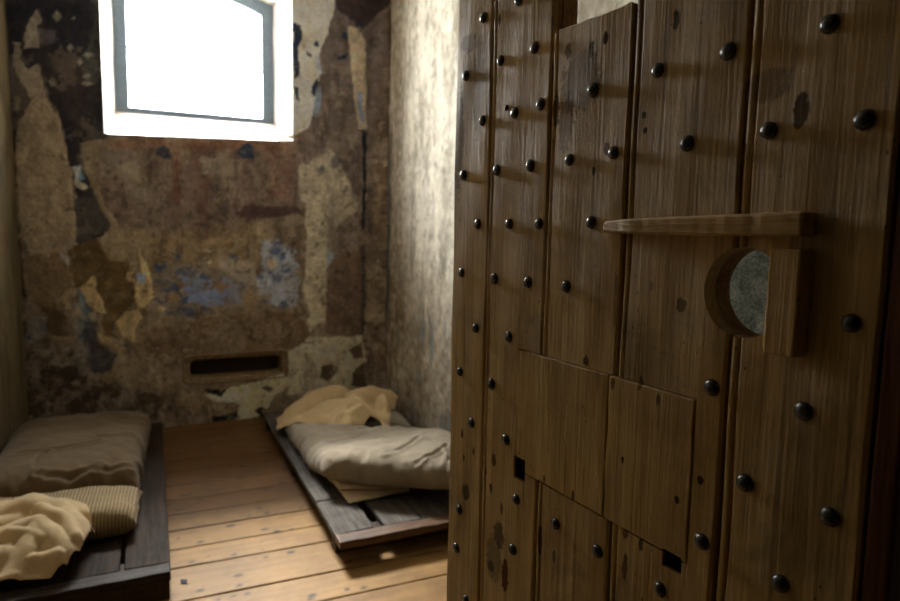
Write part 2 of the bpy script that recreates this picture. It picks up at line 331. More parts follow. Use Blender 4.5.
# paint layers, oldest to newest: (outline in metres, colour, ragged edge, soft edge, cover, thickness)
PATCHES = [
([(-0.261,1.885),(0.999,1.972),(1.034,1.575),(0.57,1.341),(0.238,1.295),(-0.011,1.359),(-0.205,1.317),(-0.325,1.69)],(84,70,62),0.04,0.05,0.9,0.0),
([(-0.278,1.401),(0.051,1.387),(0.78,1.445),(0.776,1.155),(0.363,1.064),(0.044,1.116),(-0.168,1.157)],(104,88,62),0.05,0.05,0.8,0.0),
([(-0.151,0.766),(0.991,0.734),(0.99,0.49),(0.915,0.419),(0.089,0.461),(-0.157,0.56)],(94,78,56),0.03,0.03,0.9,0.0),
([(-0.771,0.63),(-0.452,0.578),(-0.389,0.385),(0.148,0.242),(0.141,-0.069),(-0.808,0.044)],(46,35,24),0.04,0.04,0.95,0.0),
([(-0.369,0.465),(-0.127,0.545),(0.077,0.476),(0.117,0.273),(-0.165,0.298),(-0.343,0.354)],(100,84,60),0.05,0.02,0.75,0.002),
([(0.022,0.303),(0.914,0.281),(0.911,-0.121),(0.013,-0.032)],(88,74,52),0.03,0.03,0.8,0.0),
([(0.994,3.427),(1.663,3.558),(1.55,1.631),(1.504,1.153),(1.182,1.154),(0.997,1.683)],(88,77,70),0.03,0.02,0.95,0.0),
([(1.006,3.023),(1.001,2.186),(1.336,1.698),(1.494,1.705),(1.544,2.676),(1.604,3.119)],(66,58,54),0.08,0.03,0.45,0.0),
([(-0.833,3.067),(-0.211,3.189),(-0.253,1.968),(-0.401,1.926),(-0.31,1.626),(-0.235,1.473),(-0.274,1.355),(-0.427,1.236),(-0.429,1.621),(-0.481,1.87),(-0.515,2.115),(-0.579,2.242),(-0.718,2.065),(-0.756,1.79),(-0.804,1.543),(-0.907,1.54)],(27,26,30),0.015,0.006,1,0.0),
([(-0.228,3.186),(-0.253,1.968),(-0.356,1.948),(-0.369,2.19),(-0.293,2.447),(-0.304,2.751),(-0.267,3.178)],(24,28,32),0.02,0.01,0.9,0.0),
([(-0.567,2.412),(-0.407,2.493),(-0.288,2.261),(-0.296,2.041),(-0.4,1.97),(-0.472,2.088)],(42,35,33),0.04,0.03,0.7,0.0),
([(-0.37,2.468),(-0.295,2.539),(-0.27,2.449),(-0.287,2.292),(-0.332,2.294),(-0.362,2.377)],(70,70,60),0.04,0.012,0.55,0.0),
([(-0.519,2.676),(-0.496,2.715),(-0.476,2.683),(-0.499,2.643)],(112,106,92),0.012,0.005,0.8,0.002),
([(-0.427,2.69),(-0.41,2.705),(-0.394,2.695),(-0.411,2.68)],(112,106,92),0.012,0.005,0.8,0.002),
([(-0.556,2.281),(-0.534,2.302),(-0.513,2.286),(-0.536,2.265)],(112,106,92),0.012,0.005,0.8,0.002),
([(-0.399,2.421),(-0.382,2.454),(-0.366,2.425),(-0.384,2.392)],(112,106,92),0.012,0.005,0.8,0.002),
([(-0.369,2.339),(-0.346,2.36),(-0.325,2.344),(-0.348,2.323)],(112,106,92),0.012,0.005,0.8,0.002),
([(-0.451,2.506),(-0.433,2.538),(-0.418,2.51),(-0.435,2.477)],(112,106,92),0.012,0.005,0.8,0.002),
([(-0.37,2.468),(-0.336,2.49),(-0.303,2.476),(-0.337,2.453)],(112,106,92),0.012,0.005,0.8,0.002),
([(-0.371,2.296),(-0.342,2.311),(-0.315,2.302),(-0.343,2.286)],(112,106,92),0.012,0.005,0.8,0.002),
([(-0.333,3.165),(-0.245,3.183),(-0.272,2.573),(-0.312,2.536),(-0.282,2.755),(-0.324,2.808)],(62,62,54),0.03,0.012,0.55,0.0),
([(-0.396,2.797),(-0.85,2.724),(-0.833,3.067),(-0.382,3.156)],(40,37,36),0.05,0.03,0.6,0.0),
([(-0.628,2.213),(-0.575,2.206),(-0.516,2.078),(-0.481,1.87),(-0.455,1.683),(-0.447,1.461),(-0.453,1.301),(-0.511,1.236),(-0.57,1.152),(-0.652,1.152),(-0.714,1.197),(-0.74,1.328),(-0.749,1.484),(-0.757,1.668),(-0.751,1.912),(-0.73,2.034),(-0.679,2.129)],(112,98,78),0.008,0.004,1,0.006),
([(-0.675,1.857),(-0.461,1.809),(-0.456,1.652),(-0.63,1.674)],(96,82,64),0.03,0.02,0.5,0),
([(-0.64,2.652),(-0.596,2.712),(-0.578,2.649),(-0.611,2.603),(-0.594,2.528),(-0.606,2.479),(-0.674,2.47),(-0.675,2.564)],(104,95,82),0.01,0.005,1,0.003),
([(-0.735,2.497),(-0.688,2.504),(-0.703,2.407),(-0.664,2.341),(-0.61,2.395),(-0.593,2.289),(-0.576,2.2),(-0.661,2.179),(-0.709,2.276),(-0.736,2.362)],(106,95,80),0.01,0.005,1,0.003),
([(-0.606,2.598),(-0.512,2.594),(-0.509,2.528),(-0.595,2.499)],(66,61,64),0.012,0.01,0.8,0.0),
([(-0.744,2.183),(-0.708,2.187),(-0.716,2.114),(-0.747,2.105)],(92,82,68),0.01,0.006,0.8,0.002),
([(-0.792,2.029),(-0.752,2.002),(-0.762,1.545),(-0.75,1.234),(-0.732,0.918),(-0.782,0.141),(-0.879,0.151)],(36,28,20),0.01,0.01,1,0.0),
([(-0.73,1.203),(-0.506,1.223),(-0.478,1.074),(-0.518,0.912),(-0.583,0.836),(-0.664,0.864),(-0.734,0.982)],(80,66,46),0.02,0.012,0.95,0.002),
([(-0.737,0.918),(-0.554,0.848),(-0.468,0.746),(-0.473,0.613),(-0.674,0.625),(-0.773,0.598)],(56,42,26),0.02,0.015,0.9,0.0),
([(-0.443,1.57),(-0.3,1.588),(-0.235,1.473),(-0.256,1.355),(-0.32,1.354),(-0.398,1.256),(-0.448,1.288)],(50,47,44),0.012,0.006,1,0.0),
([(-0.452,1.765),(-0.407,1.781),(-0.393,1.699),(-0.422,1.679)],(150,158,160),0.008,0.004,0.9,0.0),
([(-0.438,1.697),(-0.367,1.643),(-0.396,1.623),(-0.439,1.659)],(140,135,115),0.006,0.004,0.9,0.0),
([(-0.419,1.748),(-0.386,1.737),(-0.388,1.687),(-0.421,1.685)],(60,88,104),0.008,0.004,0.8,0.0),
([(-0.401,1.926),(-0.287,1.972),(-0.221,1.888),(-0.327,1.817),(-0.32,1.69),(-0.268,1.531),(-0.19,1.396),(-0.238,1.369),(-0.303,1.523),(-0.37,1.7)],(98,85,66),0.01,0.008,1,0.003),
([(-0.287,1.972),(-0.143,1.958),(-0.118,1.83),(-0.226,1.746),(-0.303,1.831)],(78,70,66),0.03,0.02,0.7,0.0),
([(-0.494,1.236),(-0.397,1.288),(-0.31,1.315),(-0.266,1.237),(-0.21,1.158),(-0.15,1.157),(-0.129,1.07),(-0.122,0.901),(-0.161,0.821),(-0.223,0.769),(-0.261,0.689),(-0.215,0.646),(-0.286,0.657),(-0.329,0.76),(-0.304,0.826),(-0.324,0.906),(-0.35,1.007),(-0.366,1.04),(-0.448,0.976),(-0.479,1.041),(-0.498,1.139)],(70,55,31),0.008,0.004,1,-0.003),
([(-0.332,1.328),(-0.264,1.303),(-0.232,1.197),(-0.185,1.197),(-0.174,1.157),(-0.245,1.158),(-0.29,1.224)],(104,92,70),0.012,0.005,0.9,0.002),
([(-0.442,0.989),(-0.395,1.027),(-0.365,1.06),(-0.342,1.046),(-0.35,0.987),(-0.334,0.947),(-0.307,0.906),(-0.292,0.819),(-0.339,0.82),(-0.372,0.855),(-0.401,0.869),(-0.422,0.922)],(140,119,84),0.006,0.003,1,0.004),
([(-0.082,1.238),(-0.042,1.157),(-0.008,1.035),(-0.005,0.918),(-0.051,0.844),(-0.1,0.846),(-0.122,0.914),(-0.113,1.002),(-0.075,1.069),(-0.078,1.157)],(142,121,84),0.005,0.003,1,0.004),
([(-0.165,1.084),(-0.122,1.097),(-0.13,1.05),(-0.106,1.022),(-0.166,1.03)],(140,119,84),0.006,0.003,0.9,0.003),
([(-0.185,0.821),(-0.1,0.846),(-0.077,0.776),(-0.128,0.696),(-0.131,0.607),(-0.167,0.63),(-0.202,0.666),(-0.235,0.749)],(130,112,80),0.008,0.004,1,0.004),
([(-0.349,0.693),(-0.286,0.657),(-0.222,0.599),(-0.253,0.573),(-0.305,0.603),(-0.345,0.653)],(128,110,78),0.006,0.004,1,0.003),
([(-0.222,0.599),(-0.181,0.576),(-0.2,0.529),(-0.242,0.552)],(122,104,80),0.006,0.004,1,0.0),
([(-0.574,0.913),(-0.493,0.99),(-0.472,0.943),(-0.51,0.833),(-0.529,0.912)],(108,94,68),0.012,0.005,0.9,0.002),
([(-0.539,1.223),(-0.485,1.184),(-0.493,1.132),(-0.53,1.184)],(122,122,116),0.006,0.004,0.9,0.002),
([(-0.616,0.687),(-0.471,0.666),(-0.495,0.634),(-0.59,0.659)],(108,96,70),0.008,0.005,0.8,0.0),
([(-0.092,1.083),(-0.044,1.083),(-0.052,1.015),(-0.095,1.016)],(98,120,142),0.006,0.004,0.9,0.0),
([(-0.453,0.995),(-0.426,0.962),(-0.405,0.909),(-0.373,0.828),(-0.41,0.776),(-0.441,0.87)],(66,88,100),0.008,0.005,0.85,0.0),
([(-0.466,0.792),(-0.375,0.788),(-0.39,0.682),(-0.45,0.612),(-0.471,0.679)],(70,84,88),0.015,0.008,0.8,0.0),
([(-0.427,0.764),(-0.352,0.774),(-0.34,0.605),(-0.23,0.538),(-0.282,0.418),(-0.371,0.411),(-0.424,0.543)],(48,47,50),0.015,0.008,0.95,0.0),
([(-0.721,0.802),(-0.622,0.818),(-0.638,0.708),(-0.712,0.62),(-0.748,0.674)],(70,73,74),0.015,0.008,0.85,0.0),
([(-0.485,0.614),(-0.409,0.63),(-0.4,0.413),(-0.447,0.39),(-0.477,0.513)],(80,77,66),0.015,0.008,0.85,0.0),
([(-0.67,0.579),(-0.648,0.59),(-0.626,0.576),(-0.649,0.564)],(96,82,56),0.012,0.006,0.8,0.001),
([(-0.72,0.432),(-0.703,0.45),(-0.688,0.429),(-0.705,0.411)],(96,82,56),0.012,0.006,0.8,0.001),
([(-0.523,0.356),(-0.493,0.38),(-0.466,0.351),(-0.495,0.327)],(96,82,56),0.012,0.006,0.8,0.001),
([(-0.509,0.281),(-0.491,0.292),(-0.474,0.277),(-0.492,0.266)],(96,82,56),0.012,0.006,0.8,0.001),
([(-0.711,0.279),(-0.688,0.297),(-0.667,0.275),(-0.689,0.257)],(96,82,56),0.012,0.006,0.8,0.001),
([(-0.607,0.243),(-0.578,0.253),(-0.55,0.237),(-0.579,0.227)],(96,82,56),0.012,0.006,0.8,0.001),
([(-0.637,0.326),(-0.619,0.337),(-0.603,0.323),(-0.621,0.311)],(96,82,56),0.012,0.006,0.8,0.001),
([(-0.264,1.974),(0.956,2.019),(0.956,1.941),(0.316,1.925),(-0.261,1.898)],(94,66,50),0.02,0.012,0.85,0.0),
([(0.127,1.912),(0.189,1.903),(0.186,1.547),(0.13,1.545)],(84,50,37),0.015,0.015,0.8,0.0),
([(0.266,1.968),(0.401,1.972),(0.362,1.31),(0.277,1.309)],(76,54,47),0.02,0.02,0.75,0.0),
([(0.315,1.871),(0.458,1.901),(0.443,1.783),(0.338,1.757)],(120,110,95),0.018,0.012,0.75,0.0),
([(-0.189,1.794),(-0.088,1.832),(-0.002,1.673),(-0.018,1.54),(-0.127,1.536)],(112,102,86),0.03,0.02,0.6,0.0),
([(0.519,1.558),(0.997,1.56),(1.011,1.516),(0.709,1.45),(0.545,1.474)],(50,35,34),0.015,0.012,0.9,0.0),
([(0.73,1.967),(0.941,1.968),(0.924,1.608),(0.781,1.617)],(88,62,50),0.03,0.02,0.6,0.0),
([(0.034,1.886),(0.053,1.927),(0.09,1.942),(0.121,1.925),(0.138,1.866),(0.088,1.856)],(26,34,46),0.004,0.004,1,0.0),
([(0.558,1.914),(0.593,1.972),(0.634,1.988),(0.675,1.964),(0.673,1.88),(0.598,1.875)],(33,40,52),0.008,0.005,1,0.0),
([(0.014,1.157),(0.332,1.156),(0.621,1.083),(0.632,0.88),(0.358,0.802),(0.194,0.808),(0.006,0.863)],(92,84,74),0.03,0.03,0.7,0.0),
([(0.155,1.06),(0.33,1.065),(0.396,1.022),(0.463,1.049),(0.564,0.997),(0.583,0.845),(0.48,0.827),(0.332,0.846),(0.215,0.877),(0.166,0.963)],(88,98,120),0.02,-0.008,0.9,0.001),
([(-0.006,1.123),(0.015,1.15),(0.045,1.157),(0.079,1.146),(0.094,1.122),(0.073,1.095),(0.043,1.089),(0.008,1.099)],(42,52,72),0.014,-0.005,0.9,0.0),
([(0.125,1.095),(0.161,1.122),(0.215,1.129),(0.278,1.118),(0.305,1.093),(0.267,1.066),(0.213,1.059),(0.151,1.07)],(42,52,72),0.014,-0.005,0.9,0.0),
([(-0.002,1.028),(0.021,1.044),(0.054,1.047),(0.094,1.041),(0.11,1.026),(0.087,1.01),(0.053,1.006),(0.014,1.013)],(42,52,72),0.014,-0.005,0.9,0.0),
([(0.015,0.966),(0.04,0.982),(0.078,0.985),(0.122,0.978),(0.14,0.963),(0.115,0.947),(0.077,0.944),(0.033,0.951)],(42,52,72),0.014,-0.005,0.9,0.0),
([(0.0,0.891),(0.016,0.907),(0.038,0.91),(0.064,0.903),(0.075,0.888),(0.06,0.872),(0.037,0.869),(0.011,0.876)],(42,52,72),0.014,-0.005,0.9,0.0),
([(0.145,0.9),(0.161,0.928),(0.184,0.934),(0.211,0.923),(0.222,0.898),(0.206,0.871),(0.183,0.864),(0.156,0.876)],(42,52,72),0.014,-0.005,0.9,0.0),
([(0.042,0.806),(0.06,0.822),(0.086,0.826),(0.117,0.818),(0.13,0.803),(0.112,0.787),(0.085,0.784),(0.054,0.791)],(42,52,72),0.014,-0.005,0.9,0.0),
([(0.111,0.811),(0.148,0.843),(0.202,0.85),(0.265,0.835),(0.292,0.804),(0.254,0.772),(0.2,0.765),(0.137,0.781)],(42,52,72),0.014,-0.005,0.9,0.0),
([(0.279,0.812),(0.293,0.851),(0.313,0.86),(0.336,0.845),(0.345,0.81),(0.331,0.77),(0.311,0.761),(0.288,0.777)],(42,52,72),0.014,-0.005,0.9,0.0),
([(0.127,1.191),(0.14,1.207),(0.159,1.212),(0.181,1.205),(0.19,1.191),(0.177,1.174),(0.158,1.17),(0.136,1.177)],(42,52,72),0.014,-0.005,0.9,0.0),
([(0.446,0.871),(0.466,0.893),(0.494,0.898),(0.528,0.889),(0.542,0.868),(0.522,0.845),(0.493,0.84),(0.46,0.85)],(42,52,72),0.014,-0.005,0.9,0.0),
([(0.486,1.184),(0.502,1.207),(0.527,1.212),(0.555,1.204),(0.567,1.184),(0.551,1.161),(0.526,1.155),(0.498,1.164)],(42,52,72),0.014,-0.005,0.9,0.0),
([(0.558,0.998),(0.569,1.026),(0.586,1.033),(0.605,1.022),(0.613,0.997),(0.601,0.968),(0.585,0.961),(0.565,0.972)],(42,52,72),0.014,-0.005,0.9,0.0),
([(0.297,1.051),(0.311,1.073),(0.331,1.079),(0.353,1.07),(0.363,1.05),(0.349,1.028),(0.329,1.023),(0.307,1.031)],(42,52,72),0.014,-0.005,0.9,0.0),
([(0.109,0.984),(0.123,1.012),(0.142,1.019),(0.164,1.008),(0.173,0.983),(0.159,0.956),(0.14,0.949),(0.118,0.96)],(42,52,72),0.014,-0.005,0.9,0.0),
([(0.375,0.979),(0.436,1.021),(0.496,0.977),(0.434,0.935)],(100,77,46),0.012,0.005,0.9,0.0),
([(0.148,1.005),(0.18,1.039),(0.212,1.003),(0.179,0.969)],(100,77,46),0.012,0.005,0.9,0.0),
([(0.088,0.902),(0.121,0.936),(0.152,0.9),(0.119,0.866)],(100,77,46),0.012,0.005,0.9,0.0),
([(0.583,0.881),(0.633,0.96),(0.681,0.879),(0.631,0.8)],(100,77,46),0.012,0.005,0.9,0.0),
([(0.011,0.835),(0.043,0.855),(0.074,0.833),(0.042,0.813)],(138,124,98),0.008,0.004,0.9,0.0),
([(0.339,1.149),(0.365,1.163),(0.391,1.149),(0.365,1.135)],(138,124,98),0.008,0.004,0.9,0.0),
([(0.153,0.956),(0.173,0.976),(0.191,0.955),(0.172,0.935)],(138,124,98),0.008,0.004,0.9,0.0),
([(0.314,1.24),(0.347,1.254),(0.38,1.24),(0.347,1.226)],(138,124,98),0.008,0.004,0.9,0.0),
([(0.694,1.314),(0.85,1.337),(0.98,1.228),(1.008,1.02),(0.977,0.81),(0.773,0.832),(0.688,0.878),(0.668,0.988),(0.719,1.097)],(116,120,126),0.03,-0.012,0.85,0.002),
([(0.399,1.205),(0.671,1.155),(0.689,0.988),(0.565,1.012),(0.444,1.099)],(120,112,98),0.025,0.012,0.7,0.0),
([(0.756,1.242),(0.776,1.271),(0.806,1.279),(0.841,1.268),(0.856,1.243),(0.836,1.213),(0.805,1.206),(0.771,1.217)],(50,60,80),0.014,-0.005,0.88,0.0),
([(0.841,1.199),(0.853,1.234),(0.87,1.243),(0.891,1.229),(0.899,1.199),(0.887,1.163),(0.87,1.155),(0.85,1.168)],(50,60,80),0.014,-0.005,0.88,0.0),
([(0.764,1.293),(0.787,1.31),(0.821,1.315),(0.861,1.309),(0.878,1.294),(0.855,1.276),(0.82,1.272),(0.781,1.278)],(50,60,80),0.014,-0.005,0.88,0.0),
([(0.775,1.038),(0.798,1.067),(0.833,1.074),(0.873,1.062),(0.89,1.036),(0.867,1.007),(0.832,1.0),(0.792,1.012)],(50,60,80),0.014,-0.005,0.88,0.0),
([(0.747,1.075),(0.759,1.092),(0.776,1.096),(0.796,1.09),(0.804,1.074),(0.792,1.057),(0.775,1.052),(0.755,1.059)],(50,60,80),0.014,-0.005,0.88,0.0),
([(0.695,0.878),(0.71,0.901),(0.731,0.907),(0.756,0.897),(0.766,0.876),(0.752,0.853),(0.73,0.848),(0.705,0.857)],(50,60,80),0.014,-0.005,0.88,0.0),
([(0.838,0.844),(0.853,0.874),(0.875,0.881),(0.9,0.869),(0.911,0.842),(0.896,0.813),(0.874,0.806),(0.848,0.818)],(50,60,80),0.014,-0.005,0.88,0.0),
([(0.683,1.046),(0.695,1.064),(0.712,1.068),(0.731,1.061),(0.74,1.046),(0.728,1.028),(0.711,1.024),(0.691,1.031)],(50,60,80),0.014,-0.005,0.88,0.0),
([(0.847,1.096),(0.865,1.113),(0.891,1.118),(0.922,1.111),(0.935,1.095),(0.917,1.077),(0.891,1.073),(0.86,1.08)],(50,60,80),0.014,-0.005,0.88,0.0),
([(0.755,1.177),(0.819,1.177),(0.841,1.133),(0.79,1.096),(0.748,1.126)],(152,132,108),0.004,0.003,0.95,0.0),
([(1.084,1.281),(1.182,1.289),(1.267,1.214),(1.19,1.093),(1.106,1.109)],(112,120,120),0.015,0.01,0.85,0.0),
([(0.952,3.418),(1.297,3.486),(1.26,3.064),(1.245,2.957),(1.208,2.846),(1.163,2.734),(1.134,2.625),(1.148,2.521),(1.111,2.374),(1.103,2.267),(1.058,2.12),(0.942,2.032)],(168,157,137),0.008,0.004,1,0.004),
([(0.955,2.864),(1.012,2.845),(1.018,2.763),(0.989,2.69),(0.996,2.594),(1.002,2.497),(0.966,2.465),(0.953,2.602)],(27,36,48),0.005,0.003,1,0.0),
([(1.074,2.392),(1.126,2.504),(1.141,2.456),(1.103,2.352)],(27,36,48),0.005,0.003,1,0.0),
([(1.105,2.747),(1.134,2.765),(1.141,2.717),(1.112,2.713)],(27,36,48),0.004,0.003,1,0.0),
([(0.959,2.422),(0.995,2.412),(0.994,2.313),(0.966,2.338)],(27,36,48),0.005,0.003,1,0.0),
([(1.047,2.677),(1.09,2.654),(1.083,2.625),(1.047,2.649)],(27,36,48),0.005,0.003,1,0.0),
([(1.112,2.678),(1.141,2.64),(1.163,2.544),(1.133,2.498),(1.104,2.593)],(132,140,150),0.006,0.005,0.9,0.0),
([(1.118,2.411),(1.163,2.444),(1.147,2.271),(1.118,2.197),(1.096,2.309)],(104,114,126),0.01,0.006,0.8,0.0),
([(1.312,2.847),(1.358,2.853),(1.358,2.796),(1.312,2.804)],(27,36,48),0.005,0.003,1,0.0),
([(1.282,2.665),(1.35,2.695),(1.343,2.658),(1.282,2.643)],(27,36,48),0.005,0.003,1,0.0),
([(1.388,2.978),(1.449,2.952),(1.488,2.9),(1.419,2.904)],(27,36,48),0.006,0.003,1,0.0),
([(1.358,2.903),(1.449,2.88),(1.496,2.779),(1.499,2.156),(1.437,2.151),(1.389,2.512),(1.373,2.727)],(134,120,99),0.01,0.006,1,0.003),
([(1.428,2.444),(1.467,2.411),(1.483,2.184),(1.444,2.21)],(92,108,126),0.008,0.005,0.9,0.0),
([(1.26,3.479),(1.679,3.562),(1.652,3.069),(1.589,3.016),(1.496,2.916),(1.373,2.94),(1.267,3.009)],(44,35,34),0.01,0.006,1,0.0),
([(0.998,1.843),(1.222,1.987),(1.375,1.76),(1.423,1.536),(1.267,1.426),(1.115,1.571),(0.997,1.611)],(138,128,108),0.025,0.012,0.9,0.002),
([(1.116,1.835),(1.161,1.867),(1.191,1.824),(1.146,1.793)],(58,64,66),0.006,0.005,0.8,0.0),
([(1.221,1.914),(1.282,1.955),(1.305,1.883),(1.244,1.827)],(56,60,64),0.01,0.006,0.8,0.0),
([(1.041,1.576),(1.153,1.616),(1.205,1.395),(1.181,0.711),(1.066,0.624),(1.023,0.944)],(142,132,110),0.02,0.01,0.9,0.002),
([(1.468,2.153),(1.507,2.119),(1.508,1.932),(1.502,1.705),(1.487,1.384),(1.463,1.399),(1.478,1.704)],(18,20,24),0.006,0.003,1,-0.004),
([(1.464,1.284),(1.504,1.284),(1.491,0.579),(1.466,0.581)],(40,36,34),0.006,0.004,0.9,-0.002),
([(1.205,1.093),(1.259,1.207),(1.464,1.246),(1.474,0.58),(1.298,0.566),(1.181,0.618)],(80,65,52),0.01,0.005,1,0.002),
([(0.916,0.533),(1.066,0.601),(1.22,0.57),(1.483,0.58),(1.509,0.12),(0.898,0.152),(0.9,0.382)],(152,142,118),0.015,0.006,1,0),
([(1.157,0.355),(1.235,0.373),(1.259,0.285),(1.204,0.234),(1.141,0.263)],(72,60,45),0.005,0.003,1,0.002),
([(1.37,0.467),(1.475,0.524),(1.483,0.396),(1.41,0.401)],(74,61,46),0.006,0.004,1,0.002),
([(1.402,0.29),(1.492,0.364),(1.509,0.152),(1.395,0.186)],(66,54,41),0.008,0.004,1,0.002),
([(1.012,0.32),(1.042,0.325),(1.049,0.27),(1.019,0.257)],(74,74,70),0.006,0.004,0.8,0.0),
([(-0.092,0.681),(0.291,0.755),(0.701,0.804),(0.918,0.782),(1.029,0.702),(1.074,0.616),(1.028,0.549),(0.915,0.495),(0.557,0.502),(0.154,0.492),(-0.065,0.555)],(80,65,47),0.012,0.006,1,0.004),
([(0.456,0.244),(0.709,0.282),(0.855,0.347),(0.928,0.234),(0.802,0.153),(0.706,0.017),(0.521,-0.008),(0.551,0.109),(0.379,0.148),(0.299,0.199)],(178,158,120),0.01,0.004,1,0.004),
([(0.293,0.251),(0.428,0.232),(0.476,0.25),(0.42,0.181),(0.333,0.211)],(18,21,18),0.006,0.003,1,-0.004),
([(0.701,0.23),(0.752,0.241),(0.795,0.214),(0.766,0.187),(0.723,0.206)],(18,21,18),0.005,0.003,1,-0.004),
([(0.356,0.047),(0.424,0.039),(0.529,0.058),(0.535,0.013),(0.465,-0.01),(0.355,-0.005)],(18,21,18),0.005,0.003,1,-0.004),
([(0.649,0.061),(0.707,0.078),(0.764,0.049),(0.852,0.025),(0.844,-0.067),(0.734,-0.032)],(18,21,18),0.008,0.004,1,-0.004)]
ALB = 3.2
def arch(x, d): 
    c = (d['x0'] + d['x1']) / 2; h = (d['x1'] - d['x0']) / 2
    return d['spring'] + d['rise'] * (1 - ((x - c) / h) ** 2)
def sill_tilt(x, z):                              # the old sill runs slightly out of level
    c = (WIN['x0'] + WIN['x1']) / 2
    return .034 * np.clip((x - c), -.62, .62) * np.exp(-np.abs(z - WIN['z0']) / .16)
def build_back_wall():
    xs = axis_pts([XL - .06, WIN['x0'], VENT['x0'], VENT['x1'], WIN['x1'], XR + .06], .0095)
    zs = axis_pts([-.05, VENT['z0'], VENT['z1'], WIN['z0'], WIN['spring'], CEIL + .1], .0095)
    X, Z = np.meshgrid(xs, zs, indexing='ij'); nx, nz = X.shape
    # paint
    base = np.array([86, 72, 55.]); P = np.ones((nx, nz, 3)) * lin(base)
    mott = fbm(X * 9, Z * 9, 3, 5, .6)
    def over(a, col, v=.12):
        P[:] = P * (1 - a)[..., None] + (lin(col) * (1 + v * fbm(X * 20, Z * 20, 91, 4, .6) * 1.6)[..., None]) * a[..., None]
    qx, qz = X + .08 * fbm(X * 6, Z * 6, 301, 4), Z + .08 * fbm(X * 6, Z * 6, 311, 4)
    over(sstep(.02, .07, fbm(qx * 3.1, qz * 2.6, 321, 5, .58)) * .8, [104, 90, 70])
    over(sstep(.10, .15, fbm(qx * 4.3 + 9, qz * 3.4, 331, 5, .58)) * .8, [66, 54, 44])
    over(sstep(.16, .20, fbm(qx * 5.0 + 3, qz * 4.4, 341, 5, .6)) * .7, [124, 110, 90])
    P *= (1 + .30 * mott)[..., None]
    relief = .004 * fbm(X * 3, Z * 3, 8, 4) + .0022 * fbm(X * 22, Z * 22, 9, 3)
    w1x, w1z = fbm(X * 16, Z * 16, 21, 4, .6), fbm(X * 16, Z * 16, 31, 4, .6)
    grit = fbm(X * 30, Z * 30, 41, 4, .65); blot = fbm(X * 7, Z * 7, 51, 4, .55)
    def veils(s=1.0, d=0.0):
        # scuffs and veils that run over all the coats: pale scrapes, dark streaks running down, fine peeling
        v1 = sstep(.10, .34, fbm(X * 8 + d + .5 * w1x, Z * 5 + .5 * w1z, 401, 5, .62)) * (.42 + .25 * (Z < .95)) * (Z < 2.6)
        v1 = v1 * s
        P[:] = P * (1 - v1)[..., None] + lin([118, 106, 88]) * v1[..., None]
        v2 = sstep(.12, .36, fbm(X * 18 + d, Z * 3.2, 411, 5, .6)) * .50
        v2 = v2 * s
        P[:] = P * (1 - v2)[..., None] + lin([52, 43, 36]) * v2[..., None]
        v3 = sstep(.16, .30, fbm(X * 14 + d, Z * 14, 421, 5, .68)) * .45 * sstep(2.2, 1.9, Z)
        v3 = v3 * s
        P[:] = P * (1 - v3)[..., None] + lin([108, 96, 80]) * v3[..., None]
        v4 = sstep(.20, .32, fbm(X * 13 + 7 + d, Z * 15, 431, 5, .68)) * .5
        v4 = v4 * s
        P[:] = P * (1 - v4)[..., None] + lin([46, 39, 34]) * v4[..., None]
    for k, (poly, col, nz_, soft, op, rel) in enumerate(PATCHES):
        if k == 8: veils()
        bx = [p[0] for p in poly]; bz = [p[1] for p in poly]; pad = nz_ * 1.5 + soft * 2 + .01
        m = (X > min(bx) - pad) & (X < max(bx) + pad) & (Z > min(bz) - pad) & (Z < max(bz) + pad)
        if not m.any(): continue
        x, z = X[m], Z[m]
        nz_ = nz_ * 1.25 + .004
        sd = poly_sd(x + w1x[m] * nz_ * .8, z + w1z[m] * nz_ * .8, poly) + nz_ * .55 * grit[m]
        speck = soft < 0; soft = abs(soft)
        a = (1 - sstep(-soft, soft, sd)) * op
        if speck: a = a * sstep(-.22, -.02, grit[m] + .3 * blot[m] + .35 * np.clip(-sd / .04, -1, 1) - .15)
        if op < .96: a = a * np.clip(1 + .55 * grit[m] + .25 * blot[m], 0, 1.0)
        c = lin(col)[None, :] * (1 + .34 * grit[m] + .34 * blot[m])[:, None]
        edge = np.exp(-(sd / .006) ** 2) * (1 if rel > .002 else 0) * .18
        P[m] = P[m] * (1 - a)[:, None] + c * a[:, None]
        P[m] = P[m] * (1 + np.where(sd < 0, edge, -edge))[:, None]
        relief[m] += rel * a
    veils(.5, 5.7)
    fleck = fbm(X * 26, Z * 26, 61, 3, .6)
    a = sstep(.42, .52, fleck) * sstep(0, .3, fbm(X * 4, Z * 4, 71, 3)) * .55 * (Z < 2.0)
    P = P * (1 - a)[..., None] + lin([116, 100, 76]) * a[..., None]
    a = sstep(.46, .54, fbm(X * 24, Z * 24, 81, 3, .6)) * .6 * (Z < 2.0)
    P = P * (1 - a)[..., None] + lin([42, 34, 26]) * a[..., None]
    P = np.clip(P * ALB * np.array([.96, 1.02, 1.18]), .004, .80)
    Y = YB - relief
    r = .11                                        # the plaster rounds into the right wall
    q = np.clip(X - (XR - r), 0, r); Y -= r - np.sqrt(np.maximum(r * r - q * q, 0))
    Zv = Z.copy()
    # window hole with a segmental top, and the recess of the vent
    cx = (X[:-1, :-1] + X[1:, 1:]) / 2; cz = (Z[:-1, :-1] + Z[1:, 1:]) / 2
    top = arch(cx, WIN)
    hole = (cx > WIN['x0']) & (cx < WIN['x1']) & (cz > WIN['z0']) & (cz < top)
    for i, x in enumerate(xs):
        if WIN['x0'] - 1e-6 <= x <= WIN['x1'] + 1e-6:
            j = int(np.argmin(abs(zs - arch(x, WIN)))); Zv[i, j] = arch(x, WIN)
